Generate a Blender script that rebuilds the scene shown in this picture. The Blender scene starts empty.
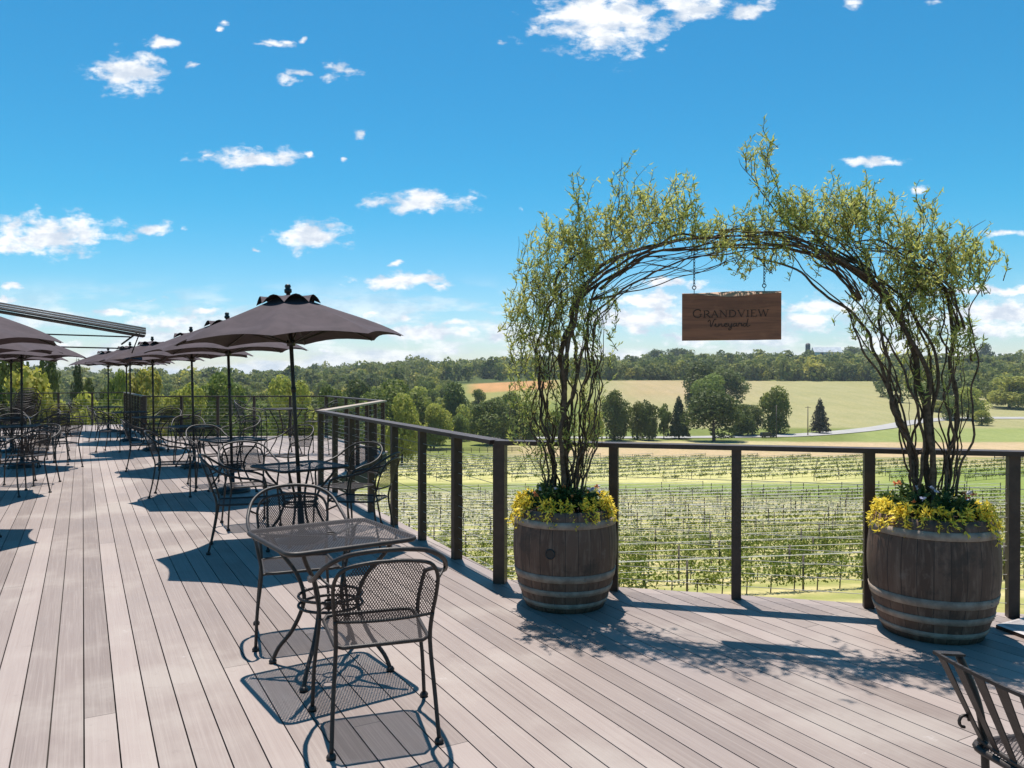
import bpy, bmesh, math, random
import numpy as np
from mathutils import Vector, Matrix
R = math.radians
rnd = random.Random(7)
nr = np.random.RandomState(11)
S = bpy.context.scene
COL = S.collection
CAMH, F, HY = 1.555, 780.0, 378.0

# ------------------------------------------------------------------ camera
cd = bpy.data.cameras.new('camera'); cam = bpy.data.objects.new('camera', cd); COL.objects.link(cam)
cd.sensor_width = 36; cd.lens = F / 1024 * 36; cd.clip_start = 0.05; cd.clip_end = 30000
cam.location = (0, 0, CAMH); cam.rotation_euler = (R(90) - math.atan(6 / F), 0, 0)
S.camera = cam

# ------------------------------------------------------------------ sun and sky
SUN_EL, SUN_AZ = 71.5, -10.0
sd = bpy.data.lights.new('sun', 'SUN'); sun = bpy.data.objects.new('sun', sd); COL.objects.link(sun)
sd.energy = 5.0; sd.angle = R(0.53); sd.color = (1.0, 0.945, 0.875)
dv = Vector((math.sin(R(SUN_AZ)) * math.cos(R(SUN_EL)), math.cos(R(SUN_AZ)) * math.cos(R(SUN_EL)), math.sin(R(SUN_EL))))
sun.rotation_euler = dv.to_track_quat('Z', 'Y').to_euler()
S.view_settings.view_transform = 'Standard'; S.view_settings.look = 'None'
S.view_settings.gamma = 1; S.view_settings.use_curve_mapping = False
S.view_settings.exposure = 0.58
S.cycles.use_denoising = True
S.cycles.max_bounces = 6; S.cycles.diffuse_bounces = 3; S.cycles.glossy_bounces = 2
S.cycles.transmission_bounces = 3; S.cycles.transparent_max_bounces = 24; S.cycles.volume_bounces = 0

W = bpy.data.worlds.new('World'); S.world = W; W.use_nodes = True
nt = W.node_tree; nt.nodes.clear()
def N(tree, t, **kw):
    n = tree.nodes.new(t)
    for k, v in kw.items(): setattr(n, k, v)
    return n
def mth(tree, op, a, b=None, c=None, clamp=False):
    n = tree.nodes.new('ShaderNodeMath'); n.operation = op; n.use_clamp = clamp
    for i, v in enumerate((a, b, c)):
        if v is None: continue
        if isinstance(v, (int, float)): n.inputs[i].default_value = v
        else: tree.links.new(v, n.inputs[i])
    return n.outputs[0]
def vmt(tree, op, a, b=None, c=None):
    n = tree.nodes.new('ShaderNodeVectorMath'); n.operation = op
    for i, v in enumerate((a, b, c)):
        if v is None: continue
        if isinstance(v, (tuple, list)): n.inputs[i].default_value = v
        else: tree.links.new(v, n.inputs[i])
    return n
def maprange(tree, v, a, b, c=0.0, d=1.0, smooth=True):
    n = tree.nodes.new('ShaderNodeMapRange'); n.interpolation_type = 'SMOOTHSTEP' if smooth else 'LINEAR'
    n.inputs['From Min'].default_value = a; n.inputs['From Max'].default_value = b
    n.inputs['To Min'].default_value = c; n.inputs['To Max'].default_value = d
    tree.links.new(v, n.inputs['Value']); return n.outputs['Result']
def mixc(tree, fac, a, b, blend='MIX'):
    n = tree.nodes.new('ShaderNodeMix'); n.data_type = 'RGBA'; n.blend_type = blend
    for sock, v in ((n.inputs[0], fac), (n.inputs[6], a), (n.inputs[7], b)):
        if isinstance(v, (int, float)): sock.default_value = v
        elif isinstance(v, (tuple, list)): sock.default_value = (*v, 1) if len(v) == 3 else v
        else: tree.links.new(v, sock)
    return n.outputs[2]
def noise(tree, vec, scale, detail=4, rough=0.5, dist=0.0):
    n = tree.nodes.new('ShaderNodeTexNoise'); n.inputs['Scale'].default_value = scale
    n.inputs['Detail'].default_value = detail; n.inputs['Roughness'].default_value = rough
    n.inputs['Distortion'].default_value = dist
    if vec is not None: tree.links.new(vec, n.inputs['Vector'])
    return n

sky = N(nt, 'ShaderNodeTexSky', sky_type='NISHITA', sun_disc=False)
sky.sun_elevation = R(SUN_EL); sky.sun_rotation = R(SUN_AZ)
sky.altitude = 200; sky.air_density = 1.0; sky.dust_density = 0.35; sky.ozone_density = 2.0
hs = N(nt, 'ShaderNodeHueSaturation'); hs.inputs['Hue'].default_value = 0.492; hs.inputs['Saturation'].default_value = 1.25
nt.links.new(sky.outputs[0], hs.inputs['Color'])
geo = N(nt, 'ShaderNodeNewGeometry')
dirn = vmt(nt, 'SCALE', geo.outputs['Incoming']); dirn.inputs['Scale'].default_value = -1.0
sep = N(nt, 'ShaderNodeSeparateXYZ'); nt.links.new(dirn.outputs[0], sep.inputs[0])
yy = mth(nt, 'MAXIMUM', sep.outputs[1], 0.02)
u = mth(nt, 'DIVIDE', sep.outputs[0], yy); v = mth(nt, 'DIVIDE', sep.outputs[2], yy)
cmb = N(nt, 'ShaderNodeCombineXYZ'); nt.links.new(u, cmb.inputs[0]); nt.links.new(v, cmb.inputs[1])
P = cmb.outputs[0]
w1 = noise(nt, P, 26, 3, 0.55)
w1b = vmt(nt, 'SUBTRACT', w1.outputs['Color'], (0.5, 0.5, 0.5))
w1c = vmt(nt, 'MULTIPLY', w1b.outputs[0], (0.04, 0.018, 0.0))
PD = vmt(nt, 'ADD', P, w1c.outputs[0]).outputs[0]
CL = [(270,44,34,5,.6),(338,68,22,12,.66),(300,75,16,5,.66),(228,22,10,4,.62),(500,45,12,5,.5),(395,262,10,4,.55),(262,250,8,4,.5),(640,330,30,8,.8),(590,318,24,7,.75),(455,322,26,6,.7),(930,320,24,8,.7),(150,300,24,5,.6),(131,74,36,23,1),(162,44,16,7,.9),(192,66,11,4,.7),(222,30,6,5,.7),(258,47,26,4,.62),(285,42,12,4,.55),(306,41,7,6,.8),
      (290,82,24,6,.75),(328,78,16,8,.6),(350,72,20,10,.62),(252,158,52,10,1),(210,155,14,4,.6),(360,135,11,5,.85),(313,154,7,5,.7),(342,159,6,5,.7),
      (422,203,52,11,1),(310,237,36,17,1),(50,236,70,21,1),(20,225,20,12,.7),(155,228,18,7,.9),(184,227,10,4,.7),(13,285,16,6,.9),(403,280,48,9,1),(435,285,14,4,.8),
      (520,211,8,4,.6),(5,300,14,7,.9),(120,313,20,6,.9),(160,321,40,8,.9),(206,311,18,5,.9),(372,312,16,5,.9),(405,318,22,5,.8),(430,333,50,11,1),
      (300,327,30,8,.7),(500,335,20,10,.9),(605,22,72,34,1),(690,8,40,14,.95),(745,12,40,14,.7),(548,20,20,14,.7),(845,6,14,8,.75),(936,5,14,6,.7),
      (866,161,38,5,.85),(915,191,12,7,.8),(1000,234,26,4,.85),(672,283,36,6,.9),(560,285,20,8,.7),(655,300,50,10,.9),(640,318,70,14,1),(820,306,60,9,.95),(800,322,60,10,.9),
      (1000,291,46,6,1),(1000,312,70,14,1),(985,330,60,10,.9),(710,338,90,9,.75),(560,345,60,7,.6),(240,345,60,7,.6),(60,345,60,8,.6),(880,338,70,9,.7),(330,352,60,6,.5),(450,350,50,6,.6)]
fld = None
for (cx, cy, a, b, s) in CL:
    a *= 1.15; b *= 1.2
    d = vmt(nt, 'MULTIPLY_ADD', PD, (F / a, F / b, 0), (-(cx - 512) / a, -(HY - cy) / b, 0))
    ln = vmt(nt, 'LENGTH', d.outputs[0])
    f_ = mth(nt, 'MULTIPLY_ADD', ln.outputs['Value'], -s if s > .8 else -1.0, s)
    fld = f_ if fld is None else mth(nt, 'MAXIMUM', fld, f_)
stretch = vmt(nt, 'MULTIPLY', P, (1.0, 1.9, 1.0))
w2 = noise(nt, stretch.outputs[0], 30, 8, 0.6, 0.15)
n2 = mth(nt, 'SUBTRACT', w2.outputs['Fac'], 0.5)
cf = mth(nt, 'MULTIPLY_ADD', n2, 2.3, fld)
mask = maprange(nt, cf, 0.04, 0.70)
stretch2 = vmt(nt, 'MULTIPLY', P, (1.0, 4.0, 1.0))
w3 = noise(nt, stretch2.outputs[0], 7, 6, 0.55)
band = maprange(nt, w3.outputs['Fac'], 0.44, 0.58)
bandv = mth(nt, 'MULTIPLY', maprange(nt, v, 0.14, 0.05), 0.85)
band = mth(nt, 'MULTIPLY', band, bandv)
mask = mth(nt, 'MAXIMUM', mask, band)
front = maprange(nt, sep.outputs[1], 0.15, 0.4)
mask = mth(nt, 'MULTIPLY', mask, front)
upm = maprange(nt, v, -0.005, 0.01)
mask = mth(nt, 'MULTIPLY', mask, upm)
w4 = noise(nt, stretch.outputs[0], 22, 5, 0.6)
lit = maprange(nt, w4.outputs['Fac'], 0.35, 0.62)
ccol = mixc(nt, lit, (5.4, 6.1, 7.1), (8.9, 9.0, 9.1))
lowv = maprange(nt, v, 0.26, -0.04, 0.0, 1.0)
tint = mixc(nt, lowv, (0.36, 0.98, 1.06), (1.0, 0.97, 1.10))
skyc = mixc(nt, 1.0, hs.outputs[0], tint, 'MULTIPLY')
skyf = mixc(nt, mask, skyc, ccol)
bg = N(nt, 'ShaderNodeBackground'); bg.inputs['Strength'].default_value = 0.083
nt.links.new(skyf, bg.inputs['Color'])
out = N(nt, 'ShaderNodeOutputWorld'); nt.links.new(bg.outputs[0], out.inputs['Surface'])
W.cycles.sampling_method = 'MANUAL'; W.cycles.sample_map_resolution = 512

# ------------------------------------------------------------------ materials
MATS = {}
def newmat(name):
    m = bpy.data.materials.new(name); m.use_nodes = True
    t = m.node_tree; t.nodes.clear()
    o = t.nodes.new('ShaderNodeOutputMaterial'); b = t.nodes.new('ShaderNodeBsdfPrincipled')
    t.links.new(b.outputs[0], o.inputs[0]); MATS[name] = m
    return m, t, b, o
def texco(t, which='Object'):
    n = t.nodes.new('ShaderNodeTexCoord'); return n.outputs[which]
def simple(name, c1, c2=None, scale=8, rough=0.6, metal=0.0, bump=0.0, bscale=60, spec=0.5, vary=0.0, coord='Object'):
    m, t, b, o = newmat(name)
    co = texco(t, coord)
    c2 = c2 or tuple(x * 0.75 for x in c1)
    n = noise(t, co, scale, 5, 0.6)
    fac = maprange(t, n.outputs['Fac'], 0.35, 0.65)
    c = mixc(t, fac, c1, c2)
    if vary:
        oi = t.nodes.new('ShaderNodeObjectInfo')
        f = maprange(t, oi.outputs['Random'], 0, 1, 1 - vary, 1 + vary, False)
        cx = t.nodes.new('ShaderNodeCombineColor')
        for i in range(3): t.links.new(f, cx.inputs[i])
        c = mixc(t, 1.0, c, cx.outputs[0], 'MULTIPLY')
    t.links.new(c, b.inputs['Base Color'])
    b.inputs['Roughness'].default_value = rough; b.inputs['Metallic'].default_value = metal
    b.inputs['Specular IOR Level'].default_value = spec
    if bump:
        bn = noise(t, co, bscale, 4, 0.6); bp = t.nodes.new('ShaderNodeBump')
        bp.inputs['Strength'].default_value = bump; bp.inputs['Distance'].default_value = 0.01
        t.links.new(bn.outputs['Fac'], bp.inputs['Height']); t.links.new(bp.outputs[0], b.inputs['Normal'])
    return m
iron = simple('wrought_iron', (0.020, 0.014, 0.012), (0.034, 0.024, 0.020), 30, 0.5, 0.0, 0.15, 150, 0.4)
dark_steel = simple('dark_bronze_paint', (0.042, 0.022, 0.015), (0.065, 0.036, 0.025), 12, 0.5, 0.0, 0.1, 80, 0.45)
cable_m = simple('cable_steel', (0.42, 0.40, 0.36), None, 5, 0.6, 0.0)
hoop_m = simple('hoop_steel', (0.34, 0.265, 0.21), (0.22, 0.165, 0.13), 14, 0.7, 0.0, 0.2, 60, 0.3)
soil_m = simple('potting_soil', (0.03, 0.02, 0.015), None, 30, 0.95, 0, 0.5, 60)
canvas = simple('umbrella_canvas', (0.070, 0.051, 0.058), (0.054, 0.040, 0.046), 6, 0.85, 0, 0.1, 300, 0.2)
lit_rail_cap = simple('sunlit_rail_cap', (0.36, 0.29, 0.23), (0.28, 0.22, 0.17), 6, 0.7)  # lighter tan rail top, sunlight painted into the colour
black_m = simple('black_plastic', (0.015, 0.013, 0.013), None, 10, 0.4)
bark = simple('willow_bark', (0.060, 0.038, 0.024), (0.13, 0.09, 0.06), 40, 0.85, 0, 0.6, 90, 0.3)
trunk_m = simple('tree_bark', (0.07, 0.05, 0.035), (0.12, 0.09, 0.07), 3, 0.9)
letter_m = simple('burned_letter', (0.050, 0.020, 0.011), None, 10, 0.7)
weathered = simple('weathered_post', (0.14, 0.11, 0.085), (0.08, 0.06, 0.045), 4, 0.85)
barn_w = simple('white_barn_paint', (0.8, 0.8, 0.78), None, .3, 0.6)
barn_r = simple('barn_roof', (0.6, 0.62, 0.65), None, .3, 0.4)
silo_m = simple('silo_staves', (0.09, 0.075, 0.075), None, .3, 0.6)
car_m = simple('dark_car_paint', (0.02, 0.02, 0.024), None, .5, 0.25)
glass_m = simple('car_glass', (0.02, 0.025, 0.03), None, .5, 0.08)
white_m = simple('white_print', (0.75, 0.75, 0.72), None, 5, 0.6)
road_m = simple('pale_gravel_road', (0.34, 0.32, 0.30), (0.29, 0.275, 0.26), .2, 0.9)
under_m = simple('deck_joist_shadow_board', (0.03, 0.025, 0.02), None, 3, 0.9)
hose_m = simple('irrigation_wire', (0.75, 0.70, 0.62), None, 1, 0.4)

def wood_deck():
    m, t, b, o = newmat('composite_deck_boards')
    co = texco(t, 'Object'); sp = t.nodes.new('ShaderNodeSeparateXYZ')
    t.links.new(texco(t, 'UV'), sp.inputs[0])
    # UV: u = across boards in board counts, v = along boards in metres
    bi = mth(t, 'FLOOR', sp.outputs[0])
    wn = t.nodes.new('ShaderNodeTexWhiteNoise'); wn.noise_dimensions = '1D'; t.links.new(bi, wn.inputs['W'])
    off = mth(t, 'MULTIPLY', wn.outputs['Value'], 9.7)
    vj = mth(t, 'DIVIDE', mth(t, 'ADD', sp.outputs[1], off), 9.7)
    fl = mth(t, 'FLOOR', vj); fr = mth(t, 'FRACT', vj)
    joint = mth(t, 'LESS_THAN', fr, 0.0004)
    wn2 = t.nodes.new('ShaderNodeTexWhiteNoise'); wn2.noise_dimensions = '2D'
    cb = t.nodes.new('ShaderNodeCombineXYZ'); t.links.new(bi, cb.inputs[0]); t.links.new(fl, cb.inputs[1])
    t.links.new(cb.outputs[0], wn2.inputs['Vector'])
    cg = t.nodes.new('ShaderNodeCombineXYZ')
    t.links.new(mth(t, 'MULTIPLY', sp.outputs[0], 5.5), cg.inputs[0]); t.links.new(mth(t, 'MULTIPLY', sp.outputs[1], 0.55), cg.inputs[1])
    t.links.new(mth(t, 'MULTIPLY', wn2.outputs['Value'], 30), cg.inputs[2])
    gr = noise(t, cg.outputs[0], 3.0, 7, 0.65, 0.6)
    big = noise(t, co, 0.9, 5, 0.6)
    st = noise(t, co, 7, 6, 0.7)
    c = mixc(t, maprange(t, wn2.outputs['Value'], 0, 1, 0, 1, False), (0.165, 0.126, 0.110), (0.295, 0.235, 0.210))
    c = mixc(t, maprange(t, gr.outputs['Fac'], 0.42, 0.70, 0, 0.28), c, (0.38, 0.32, 0.285))
    c = mixc(t, maprange(t, gr.outputs['Fac'], 0.46, 0.28, 0, 0.28), c, (0.19, 0.142, 0.12))
    c = mixc(t, maprange(t, big.outputs['Fac'], 0.48, 0.68, 0, 0.5), c, (0.36, 0.315, 0.28))
    c = mixc(t, maprange(t, st.outputs['Fac'], 0.58, 0.74, 0, 0.4), c, (0.17, 0.13, 0.12))
    c = mixc(t, maprange(t, st.outputs['Fac'], 0.36, 0.27, 0, 0.35), c, (0.50, 0.45, 0.43))
    c = mixc(t, joint, c, (0.04, 0.03, 0.025))
    t.links.new(c, b.inputs['Base Color'])
    rr = maprange(t, big.outputs['Fac'], 0.3, 0.7, 0.50, 0.72); t.links.new(rr, b.inputs['Roughness'])
    b.inputs['Specular IOR Level'].default_value = 0.35
    bp = t.nodes.new('ShaderNodeBump'); bp.inputs['Strength'].default_value = 0.35; bp.inputs['Distance'].default_value = 0.002
    t.links.new(gr.outputs['Fac'], bp.inputs['Height']); t.links.new(bp.outputs[0], b.inputs['Normal'])
    return m
deck_m = wood_deck()

def wood_grain(name, c1, c2, c3, axis=2, k=10, rough=0.7, streak=14):
    m, t, b, o = newmat(name)
    co = texco(t, 'Object')
    sc = [k, k, k]; sc[axis] = k * 0.08
    mp = vmt(t, 'MULTIPLY', co, tuple(sc))
    n = noise(t, mp.outputs[0], 1.6, 8, 0.65, 0.7); n2 = noise(t, co, 4, 5, 0.6)
    c = mixc(t, maprange(t, n.outputs['Fac'], 0.35, 0.65), c1, c2)
    c = mixc(t, maprange(t, n2.outputs['Fac'], 0.52, 0.68, 0, 0.7), c, c3)
    t.links.new(c, b.inputs['Base Color']); b.inputs['Roughness'].default_value = rough
    bp = t.nodes.new('ShaderNodeBump'); bp.inputs['Strength'].default_value = 0.5; bp.inputs['Distance'].default_value = 0.003
    t.links.new(n.outputs['Fac'], bp.inputs['Height']); t.links.new(bp.outputs[0], b.inputs['Normal'])
    return m
def barrel_mat():
    m, t, b, o = newmat('oak_barrel_staves')
    co = texco(t, 'Object')
    ns = t.nodes.new('ShaderNodeSeparateXYZ'); t.links.new(co, ns.inputs[0])
    ang = mth(t, 'ARCTAN2', ns.outputs[1], ns.outputs[0])
    a2 = mth(t, 'MULTIPLY', mth(t, 'DIVIDE', ang, 2 * math.pi), 26)
    fr = mth(t, 'FRACT', a2); fl = mth(t, 'FLOOR', a2)
    wn = t.nodes.new('ShaderNodeTexWhiteNoise'); wn.noise_dimensions = '1D'; t.links.new(fl, wn.inputs['W'])
    gap = mth(t, 'LESS_THAN', fr, 0.035)
    mp = vmt(t, 'MULTIPLY', co, (30, 30, 3)); n = noise(t, mp.outputs[0], 1.3, 8, 0.65, 0.5); n2 = noise(t, co, 5, 6, 0.65)
    c = mixc(t, wn.outputs['Value'], (0.080, 0.040, 0.025), (0.140, 0.076, 0.050))
    c = mixc(t, maprange(t, n.outputs['Fac'], 0.45, 0.68, 0, 0.8), c, (0.20, 0.122, 0.085))
    c = mixc(t, maprange(t, n2.outputs['Fac'], 0.5, 0.66, 0, 0.75), c, (0.045, 0.028, 0.02))
    c = mixc(t, maprange(t, n2.outputs['Fac'], 0.42, 0.30, 0, 0.55), c, (0.22, 0.155, 0.12))
    c = mixc(t, gap, c, (0.02, 0.012, 0.01))
    t.links.new(c, b.inputs['Base Color']); b.inputs['Roughness'].default_value = 0.75
    bp = t.nodes.new('ShaderNodeBump'); bp.inputs['Strength'].default_value = 0.7; bp.inputs['Distance'].default_value = 0.004
    h = mth(t, 'SUBTRACT', n.outputs['Fac'], gap)
    t.links.new(h, bp.inputs['Height']); t.links.new(bp.outputs[0], b.inputs['Normal'])
    return m
stave_m = barrel_mat()
sign_m = wood_grain('walnut_sign_board', (0.32, 0.12, 0.058), (0.18, 0.066, 0.034), (0.38, 0.155, 0.075), 0, 14, 0.6)
sign_edge = wood_grain('pale_live_edge', (0.50, 0.30, 0.19), (0.36, 0.20, 0.12), (0.22, 0.11, 0.06), 0, 16, 0.7)

def mesh_mat():
    m, t, b, o = newmat('expanded_metal_mesh')
    b.inputs['Base Color'].default_value = (0.026, 0.018, 0.017, 1); b.inputs['Roughness'].default_value = 0.6; b.inputs['Specular IOR Level'].default_value = 0.25
    sp = t.nodes.new('ShaderNodeSeparateXYZ'); t.links.new(texco(t, 'UV'), sp.inputs[0])
    k = 1 / 0.0115
    ss = []
    for sg in (1, -1):
        a = mth(t, 'ADD', mth(t, 'MULTIPLY', sp.outputs[0], k), mth(t, 'MULTIPLY', sp.outputs[1], k * 0.62 * sg))
        f = mth(t, 'FRACT', a); ss.append(mth(t, 'LESS_THAN', f, 0.36))
    st = mth(t, 'MAXIMUM', ss[0], ss[1])
    tr = t.nodes.new('ShaderNodeBsdfTransparent'); mx = t.nodes.new('ShaderNodeMixShader')
    t.links.new(st, mx.inputs[0]); t.links.new(tr.outputs[0], mx.inputs[1]); t.links.new(b.outputs[0], mx.inputs[2])
    t.links.new(mx.outputs[0], o.inputs[0])
    return m
mesh_m = mesh_mat()

def leaf_mat(name, c1, c2, trans=0.35, scale=3.0, vary=0.15, attr=None, rough=0.55, hv=0.0):
    m, t, b, o = newmat(name)
    co = texco(t, 'Object')
    n = noise(t, co, scale, 3, 0.6)
    g = t.nodes.new('ShaderNodeNewGeometry')
    fac = mth(t, 'ADD', mth(t, 'MULTIPLY', maprange(t, n.outputs['Fac'], 0.3, 0.7), 0.6), mth(t, 'MULTIPLY', g.outputs['Random Per Island'], 0.4))
    c = mixc(t, fac, c1, c2)
    if vary or hv:
        oi = t.nodes.new('ShaderNodeObjectInfo')
        h = t.nodes.new('ShaderNodeHueSaturation'); t.links.new(c, h.inputs['Color'])
        t.links.new(maprange(t, oi.outputs['Random'], 0, 1, 1 - vary, 1 + vary, False), h.inputs['Value'])
        wn = t.nodes.new('ShaderNodeTexWhiteNoise'); wn.noise_dimensions = '1D'; t.links.new(oi.outputs['Random'], wn.inputs['W'])
        t.links.new(maprange(t, wn.outputs['Value'], 0, 1, 0.5 - hv, 0.5 + hv, False), h.inputs['Hue'])
        c = h.outputs[0]
    if attr:
        at = t.nodes.new('ShaderNodeAttribute'); at.attribute_name = attr
        c = mixc(t, 1.0, c, at.outputs['Color'], 'MULTIPLY')
    t.links.new(c, b.inputs['Base Color']); b.inputs['Roughness'].default_value = rough
    b.inputs['Specular IOR Level'].default_value = 0.25
    tl = t.nodes.new('ShaderNodeBsdfTranslucent'); t.links.new(c, tl.inputs[0])
    ad = t.nodes.new('ShaderNodeMixShader'); ad.inputs[0].default_value = trans
    t.links.new(b.outputs[0], ad.inputs[1]); t.links.new(tl.outputs[0], ad.inputs[2]); t.links.new(ad.outputs[0], o.inputs[0])
    return m
willow_leaf = leaf_mat('willow_leaves', (0.27, 0.34, 0.065), (0.66, 0.62, 0.20), 0.48, 3, 0)
yellow_leaf = leaf_mat('yellow_trailing_leaves', (0.90, 0.66, 0.045), (0.95, 0.80, 0.15), 0.4, 12, 0)
dark_leaf = leaf_mat('dark_green_leaves', (0.035, 0.07, 0.02), (0.09, 0.13, 0.04), 0.3, 12, 0)
orange_fl = leaf_mat('orange_petals', (0.7, 0.2, 0.05), (0.8, 0.35, 0.15), 0.3, 10, 0)
white_fl = leaf_mat('white_petals', (0.7, 0.7, 0.72), (0.6, 0.55, 0.7), 0.3, 10, 0)
tree_dark = leaf_mat('dark_tree_leaves', (0.075, 0.105, 0.02), (0.165, 0.185, 0.045), 0.4, 0.35, 0.2, None, 0.6, 0.012)
tree_mid = leaf_mat('mid_tree_leaves', (0.13, 0.175, 0.028), (0.28, 0.29, 0.060), 0.45, 0.35, 0.2, None, 0.6, 0.015)
tree_pale = leaf_mat('pale_tree_leaves', (0.27, 0.30, 0.04), (0.45, 0.42, 0.10), 0.5, 0.35, 0.15, None, 0.6, 0.015)
conifer_m = leaf_mat('conifer_needles', (0.035, 0.052, 0.018), (0.085, 0.10, 0.036), 0.2, 0.5, 0.2, None, 0.7, 0.01)
russet_m = leaf_mat('brownish_needles', (0.060, 0.050, 0.028), (0.10, 0.085, 0.045), 0.15, 0.5, 0.1)
wood_far = leaf_mat('far_woodland_leaves', (0.125, 0.160, 0.034), (0.27, 0.275, 0.068), 0.42, 0.012, 0, 'tint', 0.65)
vine_leaf = leaf_mat('vine_leaves', (0.105, 0.155, 0.020), (0.28, 0.30, 0.050), 0.42, 0.6, 0.1)

# ------------------------------------------------------------------ object helpers
def mesh_np(name, V, Fq, mat, parent=None, smooth=False, uv=None, loc=None):
    me = bpy.data.meshes.new(name)
    V = np.asarray(V, dtype=np.float32).reshape(-1, 3); Fq = np.asarray(Fq, dtype=np.int32)
    k = Fq.shape[1]
    me.vertices.add(len(V)); me.vertices.foreach_set('co', V.ravel())
    me.loops.add(Fq.size); me.loops.foreach_set('vertex_index', Fq.ravel())
    me.polygons.add(len(Fq)); me.polygons.foreach_set('loop_start', np.arange(0, Fq.size, k, dtype=np.int32))
    me.polygons.foreach_set('loop_total', np.full(len(Fq), k, dtype=np.int32))
    if smooth: me.polygons.foreach_set('use_smooth', np.ones(len(Fq), dtype=bool))
    if uv is not None:
        l = me.uv_layers.new(name='UVMap'); l.data.foreach_set('uv', np.asarray(uv, dtype=np.float32)[Fq.ravel()].ravel())
    me.update(); me.validate()
    me.materials.append(mat)
    o = bpy.data.objects.new(name, me); COL.objects.link(o)
    if parent: o.parent = parent
    if loc: o.location = loc
    return o

class MB:
    """collects faces of any size, builds ONE mesh object"""
    def __init__(s): s.v = []; s.f = []; s.uv = None; s.sm = []
    def add(s, V, Fs, smooth=False):
        b = len(s.v); s.v += [tuple(p) for p in V]
        for f in Fs: s.f.append([i + b for i in f]); s.sm.append(smooth)
    def box(s, c, d, rz=0, bev=0):
        x, y, z = d[0] / 2, d[1] / 2, d[2] / 2; ca, sa = math.cos(rz), math.sin(rz)
        pts = [(-x, -y, -z), (x, -y, -z), (x, y, -z), (-x, y, -z), (-x, -y, z), (x, -y, z), (x, y, z), (-x, y, z)]
        s.add([(c[0] + p[0] * ca - p[1] * sa, c[1] + p[0] * sa + p[1] * ca, c[2] + p[2]) for p in pts],
              [(0, 3, 2, 1), (4, 5, 6, 7), (0, 1, 5, 4), (1, 2, 6, 5), (2, 3, 7, 6), (3, 0, 4, 7)])
    def bar(s, a, b, w, h, up=Vector((0, 0, 1))):
        a = Vector(a); b = Vector(b); d = (b - a).normalized(); sd_ = d.cross(up)
        if sd_.length < 1e-4: sd_ = Vector((1, 0, 0))
        sd_.normalize(); u_ = sd_.cross(d).normalized()
        V = []
        for p in (a, b):
            for (i, j) in ((-1, -1), (1, -1), (1, 1), (-1, 1)): V.append(p + sd_ * i * w / 2 + u_ * j * h / 2)
        s.add(V, [(3, 2, 1, 0), (4, 5, 6, 7), (0, 1, 5, 4), (1, 2, 6, 5), (2, 3, 7, 6), (3, 0, 4, 7)])
    def tube(s, pts, r, n=8, closed=False, flat=1.0):
        pts = [Vector(p) for p in pts]; m = len(pts); rs = r if isinstance(r, (list, tuple)) else [r] * m
        V = []; prev = None
        for i, p in enumerate(pts):
            if closed: d = pts[(i + 1) % m] - pts[i - 1]
            else: d = pts[min(i + 1, m - 1)] - pts[max(i - 1, 0)]
            d.normalize()
            if prev is None:
                prev = d.orthogonal().normalized()
                if abs(d.z) < 0.9: prev = Vector((0, 0, 1)) - d * d.z; prev.normalize()
            prev = (prev - d * prev.dot(d)).normalized(); q = d.cross(prev)
            for k in range(n):
                a = 2 * math.pi * k / n
                V.append(p + (prev * math.cos(a) + q * math.sin(a) * flat) * rs[i])
        Fs = []
        for i in range(m if closed else m - 1):
            j = (i + 1) % m
            for k in range(n):
                Fs.append((i * n + k, i * n + (k + 1) % n, j * n + (k + 1) % n, j * n + k))
        if not closed:
            Fs.append(tuple(range(n - 1, -1, -1))); Fs.append(tuple((m - 1) * n + k for k in range(n)))
        s.add(V, Fs, True)
    def lathe(s, prof, n=24, c=(0, 0, 0), smooth=True, cap=True):
        V = []
        for (r_, z) in prof:
            for k in range(n):
                a = 2 * math.pi * k / n; V.append((c[0] + r_ * math.cos(a), c[1] + r_ * math.sin(a), c[2] + z))
        Fs = []
        for i in range(len(prof) - 1):
            for k in range(n): Fs.append((i * n + k, i * n + (k + 1) % n, (i + 1) * n + (k + 1) % n, (i + 1) * n + k))
        s.add(V, Fs, smooth)
        if cap:
            b = len(prof) - 1
            s.add(V[:n], [tuple(range(n - 1, -1, -1))]); s.add(V[b * n:], [tuple(range(n))])
    def build(s, name, mat, parent=None, uvf=None, loc=None):
        me = bpy.data.meshes.new(name); me.from_pydata(s.v, [], s.f); me.update()
        me.polygons.foreach_set('use_smooth', s.sm)
        if uvf:
            l = me.uv_layers.new(name='UVMap')
            for i, lp in enumerate(me.loops): l.data[i].uv = uvf(s.v[lp.vertex_index])
        me.materials.append(mat)
        o = bpy.data.objects.new(name, me); COL.objects.link(o)
        if parent: o.parent = parent
        if loc: o.location = loc
        return o

def smooth_path(P_, k=6):
    """Catmull-Rom"""
    P_ = [Vector(p) for p in P_]; out_ = []
    for i in range(len(P_) - 1):
        p0 = P_[max(i - 1, 0)]; p1 = P_[i]; p2 = P_[i + 1]; p3 = P_[min(i + 2, len(P_) - 1)]
        for j in range(k):
            t = j / k
            out_.append(0.5 * ((2 * p1) + (p2 - p0) * t + (2 * p0 - 5 * p1 + 4 * p2 - p3) * t * t + (3 * p1 - p0 - 3 * p2 + p3) * t ** 3))
    out_.append(P_[-1]); return out_
def empty(name, loc, rz=0):
    o = bpy.data.objects.new(name, None); COL.objects.link(o); o.location = loc; o.rotation_euler = (0, 0, rz)
    o.empty_display_size = 0.1; return o
def tag(o, label=None, cat=None, group=None, kind=None):
    if label: o['label'] = label
    if cat: o['category'] = cat
    if group: o['group'] = group
    if kind: o['kind'] = kind
    return o
KIDS = {}
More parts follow.
